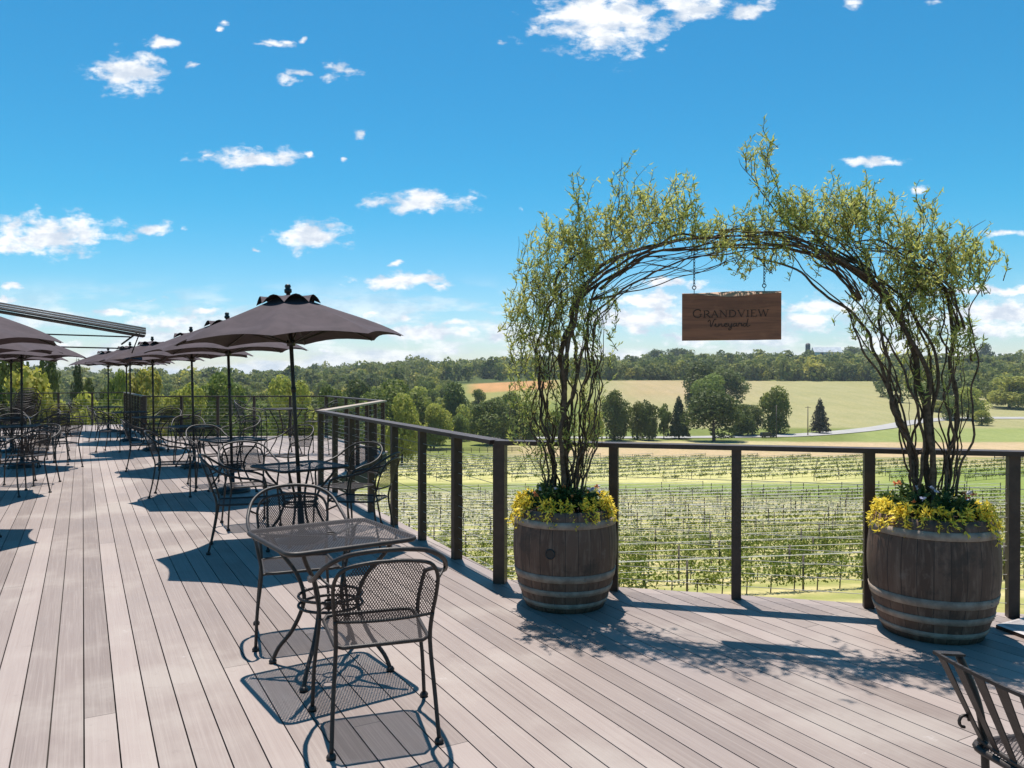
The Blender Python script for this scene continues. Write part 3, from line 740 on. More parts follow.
# ------------------------------------------------------------------ umbrellas
def make_umbrella():
    root = empty('patio_umbrella', (0, 0, 0))
    Rr, zr, za = 1.07, 1.975, 2.32
    # canopy: eight gores sagging between ribs
    def canopy(r0, r1, z0, z1, sag, wav, n=8, sub=6, rows=8, thick=.004, droop=0.0):
        m_ = MB(); V_ = []; tot = n * sub
        for j in range(rows + 1):
            t_ = j / rows; r_ = r0 + (r1 - r0) * t_
            for k in range(tot):
                a = 2 * math.pi * k / tot; fr = (k % sub) / sub; s_ = 4 * fr * (1 - fr)
                rr = r_ * (1 - .13 * s_ * t_ ** 1.5)
                zc_ = z0 + (z1 - z0) * (t_ ** .92) - sag * s_ * t_ * (1 - t_ * .75) - droop * t_ ** 6 + wav * s_ * max(0, t_ - .75) * 4
                V_.append((rr * math.cos(a), rr * math.sin(a), zc_))
        Fs = [(j * tot + k, (j + 1) * tot + k, (j + 1) * tot + (k + 1) % tot, j * tot + (k + 1) % tot) for j in range(rows) for k in range(tot)]
        m_.add(V_, Fs, False); return m_
    c_ = canopy(.10, Rr, za + .01, zr - .01, .11, .065, rows=14, droop=.055); cn = c_.build('canopy', canvas, root)
    for p_ in cn.data.polygons: p_.use_smooth = True
    # vent cap: lifted scalloped flaps
    m_ = MB(); V_ = []; tot = 48
    for j in range(5):
        t_ = j / 4; r_ = .03 + .27 * t_
        for k in range(tot):
            a = 2 * math.pi * k / tot; fr = (k % 6) / 6; s_ = 4 * fr * (1 - fr)
            V_.append((r_ * (1 - .12 * s_ * t_) * math.cos(a), r_ * (1 - .12 * s_ * t_) * math.sin(a), 2.345 - .055 * t_ + .045 * s_ * t_ * t_ - .035 * (1 - s_) * t_ ** 2))
    m_.add(V_, [(j * tot + k, (j + 1) * tot + k, (j + 1) * tot + (k + 1) % tot, j * tot + (k + 1) % tot) for j in range(4) for k in range(tot)], True)
    m_.build('vent', canvas, cn)
    m_ = MB(); m_.tube([(0, 0, .03), (0, 0, 1.2), (0, 0, 2.35)], .019, 10); m_.lathe([(.0, 0), (.024, 0), (.024, .05), (0, .05)], 10, (0, 0, 1.42), cap=False); m_.build('pole', iron, root)
    m_ = MB(); m_.lathe([(.018, 2.335), (.02, 2.36), (.035, 2.372), (.035, 2.40), (.022, 2.41), (.03, 2.425), (.024, 2.445), (0.001, 2.452)], 12); m_.build('finial', black_m, root)
    m_ = MB(); m_.lathe([(.23, .0), (.235, .03), (.20, .055), (.07, .075), (.032, .10), (.03, .30), (.022, .31)], 24); m_.build('base', black_m, root)
    m_ = MB(); m_.lathe([(.02, 1.86), (.04, 1.86), (.04, 1.92), (.02, 1.92)], 12); m_.build('hub', black_m, root)
    for k in range(8):
        a = 2 * math.pi * k / 8; ca_, sa_ = math.cos(a), math.sin(a)
        m_ = MB(); m_.bar((.05 * ca_, .05 * sa_, za - .04), ((Rr - .03) * ca_, (Rr - .03) * sa_, zr - .062), .012, .014); rb = m_.build('rib', iron, root)
        m_ = MB(); m_.bar((.035 * ca_, .035 * sa_, 1.89), (.60 * ca_, .60 * sa_, za + (zr - za) * .54 - .065), .010, .012); m_.build('strut', iron, rb)
    return root
UM = [(-2.01, 7.46, 'largest, nearest dark grey umbrella beside the slanting railing', (0.8, -2.9), 8),
 (-3.82, 10.66, 'second umbrella from the front in the right-hand row', (0.6, -1.5), 20),
 (-5.54, 13.6, 'third umbrella from the front in the right-hand row', (0.3, -1.2), 4),
 (-7.72, 16.8, 'fourth umbrella from the front in the right-hand row', (0, -.6), 15),
 (-9.45, 19.3, 'fifth umbrella of the right-hand row, in front of the far railing', (0, 0), 9),
 (-10.75, 21.75, 'umbrella just beyond the fifth, its pole the middle of the far three', (0, 0), 30),
 (-11.75, 22.7, 'farthest umbrella at the end of the aisle', (0, 0), 12),
 (-5.62, 7.75, 'umbrella highest at the left edge of the photo', (0, 0), 12),
 (-7.25, 10.5, 'second left-hand umbrella, cut by the left edge', (0, .8), 20),
 (-8.55, 13.6, 'third left-hand umbrella, its right tip out over the aisle', (0, 0), 2),
 (-10.5, 16.35, 'fourth left-hand umbrella, lowest behind the others', (0, 0), 25)]
up_ = make_umbrella()
for i, (x, y, lb, tl, rz) in enumerate(UM):
    c_ = up_ if i == 0 else copy_tree(up_)
    c_.location = (x, y, 0.001)
    c_.rotation_euler = (Matrix.Rotation(R(tl[1]), 4, 'Y') @ Matrix.Rotation(R(tl[0]), 4, 'X') @ Matrix.Rotation(R(rz), 4, 'Z')).to_euler()
    tag(c_, lb, 'umbrella', 'dark grey patio umbrellas')

# ------------------------------------------------------------------ awning at the left
root = empty('awning', (-13.4, 13.6, 0)); tag(root, 'rolled dark striped awning sloping in from the left edge above the umbrellas', 'awning')
A0 = Vector((-1.2, -.6, 3.10)); A1 = Vector((5.90, 2.35, 2.37))
A1 = Vector(((145 - 512) / F * 16, 16, 1.555 + (378 - 333) / F * 16)) - Vector((-13.4, 13.6, 0))
A0 = Vector(((-70 - 512) / F * 14.2, 14.2, 1.555 + (378 - 296) / F * 14.2)) - Vector((-13.4, 13.6, 0))
d = (A1 - A0).normalized(); sdv = d.cross(Vector((0, 0, 1))).normalized(); upv = sdv.cross(d)
m_ = MB()
for k in range(6):
    off_ = sdv * (.27 - .045 * k) + upv * (-.03 + .024 * k)
    m_.tube([A0 + off_, A0.lerp(A1, .5) + off_, A1 + off_], .019, 8)
    if k % 2: ms_ = MB(); ms_.tube([A0 + off_ + sdv * .02 + upv * .012, A1 + off_ + sdv * .02 + upv * .012], .008, 6); ms_.build('slat', barn_r, root)
m_.build('folded_fabric', simple('awning_fabric', (0.10, 0.078, 0.07), (0.07, 0.054, 0.048), 5, 0.8), root)
m_ = MB(); m_.bar(A0 - upv * .07, A1 - upv * .07, .46, .035); m_.build('front_bar', dark_steel, root)
for (z0, e) in ((-.42, .62), (-.66, .86)):
    m_ = MB(); q0 = Vector((-2.8, .4, 0)); a_ = Vector((A0.x, A0.y, A1.z + z0 + .36)); b_ = Vector((A1.x - .3 - (.5 if e > .7 else 0) * 0, A1.y, A1.z + z0 + .34)); m_.tube([a_, b_], .014, 6); m_.build('arm', iron, root)
m_ = MB(); m_.tube([A1 - d * .15 + Vector((0, 0, -.03)), A1 + Vector((-.1, 0, -.3)) - d * .35], .018, 6); m_.tube([A1 - d * .1 + Vector((0, 0, -.03)), A1 + Vector((-.05, 0, -.45)) - d * .2], .012, 6); m_.build('bracket', iron, root)
m_ = MB(); m_.box((A0.x + .05, A0.y, A0.z / 2), (.12, .12, A0.z)); m_.build('post', dark_steel, root)

# ------------------------------------------------------------------ barrels
def leaves(n, base_fn, L=(.04, .07), W_=(.008, .012), curl=.15):
    """leaf = bent strip of two quads; base_fn(i)->pos,dir"""
    V_ = np.zeros((n, 6, 3)); 
    for i in range(n):
        p, d_ = base_fn(i); d_ = d_.normalized(); l = rnd.uniform(*L); w = rnd.uniform(*W_)
        s_ = d_.cross(Vector((rnd.gauss(0, 1), rnd.gauss(0, 1), rnd.gauss(0, 1)))).normalized(); n_ = s_.cross(d_)
        mid = p + d_ * l * .5 + n_ * l * curl; e = p + d_ * l
        V_[i] = [p - s_ * w * .15, p + s_ * w * .15, mid - s_ * w * .5, mid + s_ * w * .5, e - s_ * w * .06, e + s_ * w * .06]
    b_ = (np.arange(n) * 6)[:, None]
    Q_ = np.concatenate([b_ + np.array([[0, 1, 3, 2]]), b_ + np.array([[2, 3, 5, 4]])])
    return V_.reshape(-1, 3), Q_
def barrel(x, y, s, label, rz, hts):
    root = empty('barrel_planter', (x, y, 0.001), rz); tag(root, label, 'planter', 'half wine barrel planters')
    hh = hts
    def rad_(z): # belly at .44
        return s * (.358 - .088 * ((z - .42 * s) / (.42 * s)) ** 2)
    pr = [(rad_(hh * k / 16), hh * k / 16) for k in range(17)]
    pr = [(rad_(0) - .03, 0)] + pr + [(rad_(hh) - .028, hh), (rad_(hh) - .03, hh - .08)]
    m_ = MB(); m_.lathe(pr, 52, cap=False); b_ = m_.build('staves', stave_m, root)
    for (z0, z1) in ((.035, .068), (.120, .160), (.215, .265), (hh / s - .105, hh / s - .058)):
        z0 *= s; z1 *= s; m_ = MB()
        m_.lathe([(rad_(z0) - .004, z0), (rad_(z0) + .0045, z0 + .001), (rad_(z1) + .0045, z1 - .001), (rad_(z1) - .004, z1)], 52, cap=False)
        a = rnd.uniform(-2.2, -1.2)
        for dz in (.3, .7): 
            zz = z0 + (z1 - z0) * dz; r_ = rad_(zz) + .005
            m_.lathe([(.007, 0), (.006, .004), (0, .005)], 8, (r_ * math.cos(a), r_ * math.sin(a), zz), cap=False)
        m_.build('hoop', hoop_m, root)
    m_ = MB(); m_.lathe([(rad_(hh) - .029, hh - .05), (rad_(hh) * .5, hh - .035), (.001, hh - .03)], 30, cap=False); m_.build('soil', soil_m, root)
    # bung hole
    a = -rz + math.atan2(-y, -x) + (-0.27)
    r_ = rad_(.41); c_ = Vector((r_ * math.cos(a), r_ * math.sin(a), .41)); n_ = Vector((math.cos(a), math.sin(a), 0)); s_ = Vector((-math.sin(a), math.cos(a), 0))
    bh = MB(); bh.tube([c_ + n_ * .003 + (s_ * math.cos(t_ * math.pi / 8) + Vector((0, 0, 1)) * math.sin(t_ * math.pi / 8)) * .030 for t_ in range(16)], .005, 6, True)
    if s > 1.0: return rad_(hh), hh
    V_ = [c_ + n_ * .004 + (s_ * math.cos(t_ * math.pi / 8) + Vector((0, 0, 1)) * math.sin(t_ * math.pi / 8)) * .027 for t_ in range(16)]
    bh.add(V_, [tuple(range(16))]); bh.build('bung_hole', black_m, root)
    return rad_(hh), hh
B1 = Vector((.366, 5.39, 0)); B2 = Vector((2.59, 4.80, 0))
rb1 = barrel(B1.x, B1.y, 1.0, 'old oak barrel planter under the left foot of the arch, yellow leaves spilling over', 0.3, .672)
rb2 = barrel(B2.x, B2.y, 1.03, 'larger old oak barrel planter under the right foot of the arch', 1.1, .725)
def planting(Bc, r_, h, nm):
    root = empty('trailing_plant', (Bc.x, Bc.y, h)); tag(root, 'bright yellow trailing plant spilling over the rim of the ' + nm + ' barrel', 'plant', 'yellow trailing plants in the barrels')
    tips = []
    mbs = MB(); 
    for k in range(110):
        a = rnd.uniform(0, 2 * math.pi); rr = r_ * rnd.uniform(.74, .93)
        p0 = Vector((rr * math.cos(a), rr * math.sin(a), -.03)); o_ = Vector((math.cos(a), math.sin(a), 0))
        drop = rnd.uniform(.0, .11) * (1 if rnd.random() < .55 else .2); L = rnd.uniform(.015, .06)
        pa = smooth_path([p0, p0 + o_ * L * .4 + Vector((0, 0, rnd.uniform(.05, .11))), p0 + o_ * L + Vector((0, 0, .035)), p0 + o_ * (L + .02) + Vector((rnd.uniform(-.02, .02), 0, -drop))], 4)
        mbs.tube(pa, .0018, 4)
        tips.append(pa)
    mbs.build('stems', dark_leaf, root)
    def bf(i):
        pa = tips[rnd.randrange(len(tips))]; j = rnd.randrange(3, len(pa)); p = pa[j]
        d_ = (pa[j] - pa[j - 1]).normalized() * .6 + Vector((rnd.gauss(0, .7), rnd.gauss(0, .7), rnd.gauss(.1, .5)))
        return p, d_
    V_, Q_ = leaves(3600, bf, (.020, .042), (.009, .015), .14); mesh_np('leaves', V_, Q_, yellow_leaf, root)
    root = empty('flowering_plant', (Bc.x, Bc.y, h)); tag(root, 'dark green flowering plant around the willow stems in the ' + nm + ' barrel', 'plant', 'dark green plants in the barrels')
    cl = [(rnd.uniform(.06, .24) , rnd.uniform(0, 6.28), rnd.uniform(.04, .16)) for _ in range(26)]
    st = MB()
    for (q, a, z_) in cl: st.tube([(q * .7 * math.cos(a), q * .7 * math.sin(a), -.04), (q * math.cos(a), q * math.sin(a), z_)], .003, 4)
    st.build('stems', dark_leaf, root)
    def bf2(i):
        q, a, z_ = cl[rnd.randrange(len(cl))]
        return Vector((q * math.cos(a) + rnd.gauss(0, .02), q * math.sin(a) + rnd.gauss(0, .02), z_ * rnd.uniform(.1, 1.05))), Vector((math.cos(a) * .5 + rnd.gauss(0, .8), math.sin(a) * .5 + rnd.gauss(0, .8), .4 + rnd.gauss(0, .5)))
    V_, Q_ = leaves(1500, bf2, (.03, .065), (.014, .026), .12); mesh_np('leaves', V_, Q_, dark_leaf, root)
    for nm2, mat, n_ in (('orange_flowers', orange_fl, 7), ('white_flowers', white_fl, 6)):
        cs_ = [(rnd.uniform(.12, .26), rnd.uniform(2.6, 6.6), rnd.uniform(.08, .19)) for _ in range(n_)]
        for (q, a, z_) in cs_:
            c3 = Vector((q * math.cos(a), q * math.sin(a), z_))
            V_, Q_ = leaves(10, lambda i: (c3, Vector((rnd.gauss(0, 1), rnd.gauss(0, 1), rnd.gauss(.3, .8)))), (.014, .024), (.012, .018), .1); mesh_np('flower', V_, Q_, mat, root)
planting(B1, rb1[0], rb1[1], 'left')
planting(B2, rb2[0], rb2[1], 'right')

# ------------------------------------------------------------------ willow arch
AD = (B2 - B1).normalized(); AN = Vector((AD.y, -AD.x, 0))
def AP(px, py, off=0.0):
    k = (px - 512) / F     # ray (k,1); B1 + t*AD
    t_ = (k * B1.y - B1.x) / (AD.x - k * AD.y); p = B1 + AD * t_
    return Vector((p.x, p.y, CAMH + (HY - py) / F * p.y)) + AN * off
def wob(path, amp, fr=9):
    out_ = []; ph = [rnd.uniform(0, 6.28) for _ in range(6)]; s = 0
    for i, p in enumerate(path):
        if i: s += (p - path[i - 1]).length
        e = min(1, s * 4) 
        a = amp * e
        out_.append(p + Vector((math.sin(s * fr + ph[0]) + .5 * math.sin(s * fr * 2.3 + ph[1]), math.sin(s * fr * 1.1 + ph[2]), .5 * math.sin(s * fr * 1.3 + ph[3]))) * a)
    return out_
def stems(root, specs):
    m_ = MB(); 
    for (pts, r0, r1, cnt, sp, amp) in specs:
        for q in range(cnt):
            o1 = rnd.gauss(0, sp); P_ = []
            jx, jy = rnd.gauss(0, 6), rnd.gauss(0, 6)
            cut = len(pts) if q == 0 else rnd.randint(max(3, len(pts) - 4), len(pts))
            for i, p in enumerate(pts[:cut]):
                w = min(1, i / 2.0) if cnt > 1 else 0
                P_.append(AP(p[0] + jx * w + rnd.gauss(0, 3) * w, p[1] + jy * w + rnd.gauss(0, 3) * w, o1 * (1 if i else 1)))
            P_ = wob(smooth_path(P_, 9), amp, rnd.uniform(9, 16)); n_ = len(P_)
            k = 1.0 if q == 0 else rnd.uniform(.4, .8)
            m_.tube(P_, [k * (r0 + (r1 - r0) * i / (n_ - 1)) for i in range(n_)], 6)
    return m_
def foliage(root, blobs, specs_m, n_leaf=(13, 25)):
    segs = []
    for (cx, cy, rx, ry, n) in blobs:
        for k in range(n):
            a = rnd.uniform(0, 6.28); q = math.sqrt(rnd.random())
            px, py = cx + rx * q * math.cos(a), cy + ry * q * math.sin(a)
            p = AP(px, py, rnd.gauss(0, .11)); L = rnd.uniform(.07, .24)
            d_ = Vector((rnd.gauss(0, .35), rnd.gauss(0, .3), 1)).normalized()
            pa = wob(smooth_path([p - d_ * L * .5, p + Vector((rnd.gauss(0, .02), rnd.gauss(0, .02), 0)), p + d_ * L * .5 + Vector((rnd.gauss(0, .03), 0, 0))], 4), .008, 30)
            specs_m.tube(pa, [.0028 - .0018 * i / (len(pa) - 1) for i in range(len(pa))], 4)
            segs.append(pa)
    idx = []
    for s in segs: idx += [s] * rnd.randint(*n_leaf)
    def bf(i):
        s = idx[i]; j = rnd.randrange(1, len(s)); d_ = (s[j] - s[j - 1]).normalized()
        return s[j].lerp(s[j - 1], rnd.random()), d_ * .7 + Vector((rnd.gauss(0, .75), rnd.gauss(0, .75), rnd.gauss(.15, .45)))
    return leaves(len(idx), bf, (.022, .050), (.0055, .011), .16)
# left willow
rootL = empty('willow_tree', (B1.x, B1.y, .6)); tag(rootL, 'curly willow in the left barrel, bushy pale leaves down its whole height', 'willow', 'willows trained into the arch')
offL = -rootL.location
spL = [([(566,512),(563,430),(566,370),(572,320),(590,285),(625,262),(665,248),(705,243),(745,240),(790,243)], .021, .006, 5, .035, .012),
       ([(558,512),(550,440),(543,400),(546,350),(560,300),(585,272),(620,255),(660,244),(700,238)], .010, .003, 7, .05, .018),
       ([(574,512),(583,430),(588,370),(592,330),(605,300),(640,278),(680,262),(720,247),(760,244)], .011, .004, 7, .05, .018),
       ([(552,512),(545,460),(532,420),(537,360),(530,310),(545,260)], .008, .002, 5, .05, .02),
       ([(580,512),(592,440),(598,380),(590,330),(580,290),(570,240)], .007, .002, 5, .05, .02),
       ([(568,512),(570,440),(560,380),(555,330),(565,270),(590,235)], .009, .002, 5, .04, .02),
       ([(600,290),(640,262),(690,262),(730,250),(770,240)], .006, .003, 7, .05, .014),
       ([(590,300),(620,290),(660,272),(700,262),(740,248)], .005, .002, 7, .05, .014),
       ([(570,275),(578,220),(577,180),(582,165)], .004, .001, 1, .0, .01), ([(610,240),(620,190),(622,158)], .004, .001, 1, .0, .01),
       ([(640,240),(668,200),(678,180)], .004, .001, 1, .0, .01), ([(530,330),(520,280),(518,240)], .003, .001, 2, .03, .01)]
ms = stems(rootL, spL)
blL = [(560,272,36,45,170),(533,325,24,45,75),(524,385,16,55,42),(600,238,36,28,135),(650,217,38,22,90),(688,225,24,24,45),(575,370,30,70,60),(608,320,12,45,16),
       (540,440,22,35,20),(585,430,20,40,18),(577,200,9,22,10),(621,182,8,20,9),(645,195,10,14,8),(682,188,10,12,9),(560,320,40,40,50),(718,240,18,16,18),(520,300,12,25,16)]
LV, LQ = foliage(rootL, blL, ms)
for v_i in range(len(ms.v)): ms.v[v_i] = (ms.v[v_i][0] + offL.x, ms.v[v_i][1] + offL.y, ms.v[v_i][2] + offL.z)
ms.build('stems', bark, rootL); mesh_np('foliage', LV + np.array(offL), LQ, willow_leaf, rootL)
# right willow
rootR = empty('willow_tree', (B2.x, B2.y, .6)); tag(rootR, 'curly willow in the right barrel, bare dark stems below a leafy top', 'willow', 'willows trained into the arch')
offR = -rootR.location
spR = [([(932,520),(929,430),(927,370),(917,330),(890,290),(850,262),(810,247),(770,241),(720,243)], .023, .006, 4, .03, .010),
       ([(916,520),(914,450),(900,400),(880,360),(858,320),(828,290),(790,262),(755,248)], .014, .005, 4, .04, .014),
       ([(945,520),(957,440),(956,390),(955,340),(950,300),(930,270),(890,245),(850,235)], .014, .004, 4, .04, .014),
       ([(924,520),(903,440),(893,400),(885,350),(878,310),(858,280),(820,252),(780,246)], .012, .004, 4, .05, .016),
       ([(938,520),(948,470),(938,420),(944,370),(935,320),(925,270)], .011, .003, 4, .04, .018),
       ([(925,520),(915,470),(922,420),(912,370),(915,320),(900,270)], .010, .003, 4, .04, .018),
       ([(950,510),(962,440),(966,380),(962,330),(972,290),(985,262)], .008, .002, 3, .05, .016),
       ([(860,300),(830,262),(790,240),(750,236),(710,236)], .008, .003, 12, .06, .016),
       ([(890,300),(860,270),(830,252),(800,246)], .010, .004, 12, .06, .014),
       ([(880,290),(850,245),(810,225),(770,222),(740,228)], .006, .002, 5, .05, .014),
       ([(820,240),(790,212),(772,175),(764,148)], .006, .0015, 1, 0, .01), ([(800,232),(770,205),(748,175),(740,158)], .005, .001, 1, 0, .01),
       ([(900,265),(922,230),(924,195)], .004, .001, 1, 0, .01), ([(940,270),(965,240),(985,228)], .004, .001, 2, .03, .01), ([(960,330),(945,290),(915,262),(875,246),(840,240)], .008, .003, 9, .07, .018), ([(900,340),(905,300),(925,270),(950,250)], .006, .002, 7, .07, .018), ([(900,300),(870,285),(850,300),(845,320)], .004, .001, 3, .04, .014)]
ms = stems(rootR, spR)
blR = [(738,238,24,16,38),(775,222,28,24,60),(764,176,14,22,12),(766,146,8,10,8),(745,165,8,14,5),(825,218,42,24,120),(870,232,36,34,85),(925,262,36,34,150),(962,270,22,34,45),(900,295,42,24,60),
       (948,325,30,30,42),(862,315,22,26,18),(745,265,9,11,6),(930,380,30,40,16),(850,200,30,14,22),(922,215,9,20,12),(985,262,12,20,16),(800,255,40,14,26),(905,330,30,26,24),(968,345,12,20,10)]
RV, RQ = foliage(rootR, blR, ms)
for v_i in range(len(ms.v)): ms.v[v_i] = (ms.v[v_i][0] + offR.x, ms.v[v_i][1] + offR.y, ms.v[v_i][2] + offR.z)
ms.build('stems', bark, rootR); mesh_np('foliage', RV + np.array(offR), RQ, willow_leaf, rootR)

# ------------------------------------------------------------------ hanging sign
SL = AP(682, 293); SR = AP(781, 292.5); sw = ((SR - SL).xy).length; sh = .315
root = empty('wooden_sign', ((SL.x + SR.x) / 2, (SL.y + SR.y) / 2, 0), math.atan2((SR - SL).y, (SR - SL).x)); ztop = 2.118
root.location.z = ztop - sh
tag(root, 'rustic wooden board lettered GRANDVIEW Vineyard hanging under the arch', 'sign')
def topz(x):
    t_ = x / sw; return sh - .010 + .004 * math.sin(t_ * 9) - .022 * math.exp(-((t_ - .06) / .26) ** 2) + .0008 * math.sin(t_ * 31)
def topzb(x):
    t_ = x / sw; return sh + .002 + .003 * math.sin(t_ * 7 + 1)
n_ = 40; m_ = MB(); th = .038; V_ = []
for i in range(n_ + 1):
    x = -sw / 2 + sw * i / n_; V_ += [(x, -th / 2, -.003 * math.sin(x * 12)), (x, -th / 2, topz(x)), (x, th / 2, 0), (x, th / 2, topzb(x))]
Fs = []
for i in range(n_):
    a = i * 4; b_ = a + 4; Fs += [(a, b_, b_ + 1, a + 1), (a + 2, a + 3, b_ + 3, b_ + 2), (a, a + 2, b_ + 2, b_)]
Fs += [(0, 1, 3, 2), (n_ * 4, n_ * 4 + 2, n_ * 4 + 3, n_ * 4 + 1)]
m_.add(V_, Fs); brd = m_.build('board', sign_m, root)
m_ = MB(); V_ = []
for i in range(n_ + 1):
    x = -sw / 2 + sw * i / n_
    V_ += [(x, -th / 2 - .001, topz(x) - .001), (x, -th / 2 + .010, topz(x) + (topzb(x) - topz(x)) * .6 + .0005 * math.sin(i * 1.7)), (x, th / 2, topzb(x) + .001)]
Fs = []
for i in range(n_): a = i * 3; Fs += [(a, a + 3, a + 4, a + 1), (a + 1, a + 4, a + 5, a + 2)]
m_.add(V_, Fs, True); m_.build('live_edge', sign_edge, root)
def stroke(mb_, pts, w, x0, z0, sx, sz, y=-th / 2 - .0025):
    P_ = [Vector((x0 + p[0] * sx, 0, z0 + p[1] * sz)) for p in pts]
    for i in range(len(P_) - 1):
        a, b_ = P_[i], P_[i + 1]; d_ = (b_ - a)
        if d_.length < 1e-6: continue
        d_.normalize(); s_ = Vector((-d_.z, 0, d_.x)); ww = w[i] if isinstance(w, list) else w
        e = d_ * ww * .25
        q = [a - e - s_ * ww / 2, b_ + e - s_ * ww / 2, b_ + e + s_ * ww / 2, a - e + s_ * ww / 2]
        jit = rnd.uniform(0, .0004)
        V_ = [(p.x, y - jit, p.z) for p in q] + [(p.x, -th / 2 + .002, p.z) for p in q]
        mb_.add(V_, [(3, 2, 1, 0)[::-1], (0, 1, 5, 4), (1, 2, 6, 5), (2, 3, 7, 6), (3, 0, 4, 7)])
def arc(cx, cz, rx, rz_, a0, a1, n=10): return [(cx + rx * math.cos(R(a0 + (a1 - a0) * i / n)), cz + rz_ * math.sin(R(a0 + (a1 - a0) * i / n))) for i in range(n + 1)]
TK, TN = .0065, .003
GL = {
 'G': (1.0, [(arc(.52, .5, .46, .5, 50, 310, 14), TK), ([(.86, .12), (.86, .42)], TK), ([(.66, .42), (1.0, .42)], TN), ([(.82, .88), (.84, .66)], TN)]),
 'R': (.85, [([(.16, 0), (.16, 1)], TK), ([(0, 1), (.45, 1)], TN), (arc(.42, .75, .3, .25, 90, -90, 8), TK), ([(.16, .5), (.42, .5)], TN), ([(.4, .5), (.85, 0)], TK), ([(0, 0), (.32, 0)], TN), ([(.75, 0), (.98, 0)], TN)]),
 'A': (.95, [([(.08, 0), (.46, 1)], TN), ([(.46, 1), (.86, 0)], TK), ([(.22, .36), (.70, .36)], TN), ([(-.04, 0), (.2, 0)], TN), ([(.72, 0), (1.0, 0)], TN)]),
 'N': (1.0, [([(.14, 0), (.14, 1)], TN), ([(.14, 1), (.86, 0)], TK), ([(.86, 0), (.86, 1)], TN), ([(0, 0), (.28, 0)], TN), ([(-.02, 1), (.16, 1)], TN), ([(.74, 1), (1.0, 1)], TN)]),
 'D': (.98, [([(.16, 0), (.16, 1)], TK), ([(0, 1), (.4, 1)], TN), ([(0, 0), (.4, 0)], TN), (arc(.38, .5, .52, .5, 90, -90, 12), TK)]),
 'V': (.95, [([(.1, 1), (.5, 0)], TK), ([(.5, 0), (.88, 1)], TN), ([(-.04, 1), (.24, 1)], TN), ([(.76, 1), (1.0, 1)], TN)]),
 'I': (.4, [([(.2, 0), (.2, 1)], TK), ([(.04, 1), (.36, 1)], TN), ([(.04, 0), (.36, 0)], TN)]),
 'E': (.8, [([(.16, 0), (.16, 1)], TK), ([(0, 1), (.68, 1)], TN), ([(.68, 1), (.70, .82)], TN), ([(.16, .52), (.54, .52)], TN), ([(0, 0), (.72, 0)], TN), ([(.72, 0), (.74, .2)], TN)]),
 'W': (1.35, [([(.08, 1), (.38, 0)], TK), ([(.38, 0), (.66, 1)], TN), ([(.66, 1), (.94, 0)], TK), ([(.94, 0), (1.24, 1)], TN), ([(-.04, 1), (.2, 1)], TN), ([(1.12, 1), (1.36, 1)], TN)])}
tw = sum(GL[c_][0] for c_ in 'GRANDVIEW') + .14 * 8 + .15; full = .475 ; unit = full / tw
x = -full / 2 - .005
for i, ch_ in enumerate('GRANDVIEW'):
    k = 1.22 if i == 0 else 1.0
    m_ = MB()
    for pts, w in GL[ch_][1]: stroke(m_, pts, w * .92, x, .150, unit * k, .043 * k)
    m_.build('letter', letter_m, root); x += (GL[ch_][0] * k + .14) * unit
SC = {'V': [(0, .9), (.12, 1.25), (.22, 1.1), (.30, 0), (.62, 1.3), (.8, 1.35)], 'i': [(0, .1), (.1, .6), (.12, .1), (.25, 0), (.35, .2)], 'n': [(0, 0), (.08, .6), (.1, .2), (.3, .6), (.36, .1), (.5, .05), (.58, .2)],
      'e': [(0, .25), (.3, .42), (.25, .6), (.08, .5), (.06, .12), (.25, 0), (.42, .15)], 'y': [(0, .6), (.08, .1), (.25, .1), (.36, .6), (.28, -.4), (.1, -.6), (.05, -.35), (.5, .15)],
      'a': [(.35, .55), (.12, .55), (.02, .2), (.15, 0), (.34, .3), (.36, .6), (.36, .1), (.5, .1)], 'r': [(0, 0), (.1, .65), (.2, .5), (.36, .55), (.34, .1), (.48, .1)], 'd': [(.35, .5), (.1, .5), (.02, .15), (.2, 0), (.36, .4), (.5, 1.35), (.38, .2), (.48, 0), (.7, .2)]}
x = -.145; us = .064
for ch_, adv in (('V', .66), ('i', .36), ('n', .56), ('e', .42), ('y', .46), ('a', .5), ('r', .48), ('d', .7)):
    m_ = MB(); pp = [(p.x, p.z) for p in smooth_path([(a, 0, b_) for a, b_ in SC[ch_]], 4)]
    stroke(m_, pp, .0048 if ch_ == 'V' else .0040, x, .087, us, .036); m_.build('letter', letter_m, root); x += adv * us
for px, py in ((694, 250), (764, 250)):
    p = AP(px, py); r2 = empty('hanging_chain', (p.x, p.y, ztop)); tag(r2, 'thin dark chain holding the %s end of the wooden sign' % ('left' if px < 700 else 'right'), 'chain', 'sign chains')
    L = AP(px, py - 6).z - ztop; z_ = 0.0; k = 0; m_ = MB()
    m_.tube([(0, 0, -.02), (0, 0, .025)], .0025, 6)
    m_.tube([(.012 * math.cos(a * math.pi / 6), 0, .035 + .012 * math.sin(a * math.pi / 6)) for a in range(12)], .003, 6, True)
    z_ = .045
    while z_ < L:
        a0 = (k % 2) * math.pi / 2 + .4
        pts = [(.0065 * math.cos(a * math.pi / 4) * math.cos(a0), .0065 * math.cos(a * math.pi / 4) * math.sin(a0), z_ + .009 + .0125 * math.sin(a * math.pi / 4)) for a in range(8)]
        m_.tube(pts, .0022, 5, True); z_ += .0195; k += 1
    m_.build('chain_links', black_m, r2)

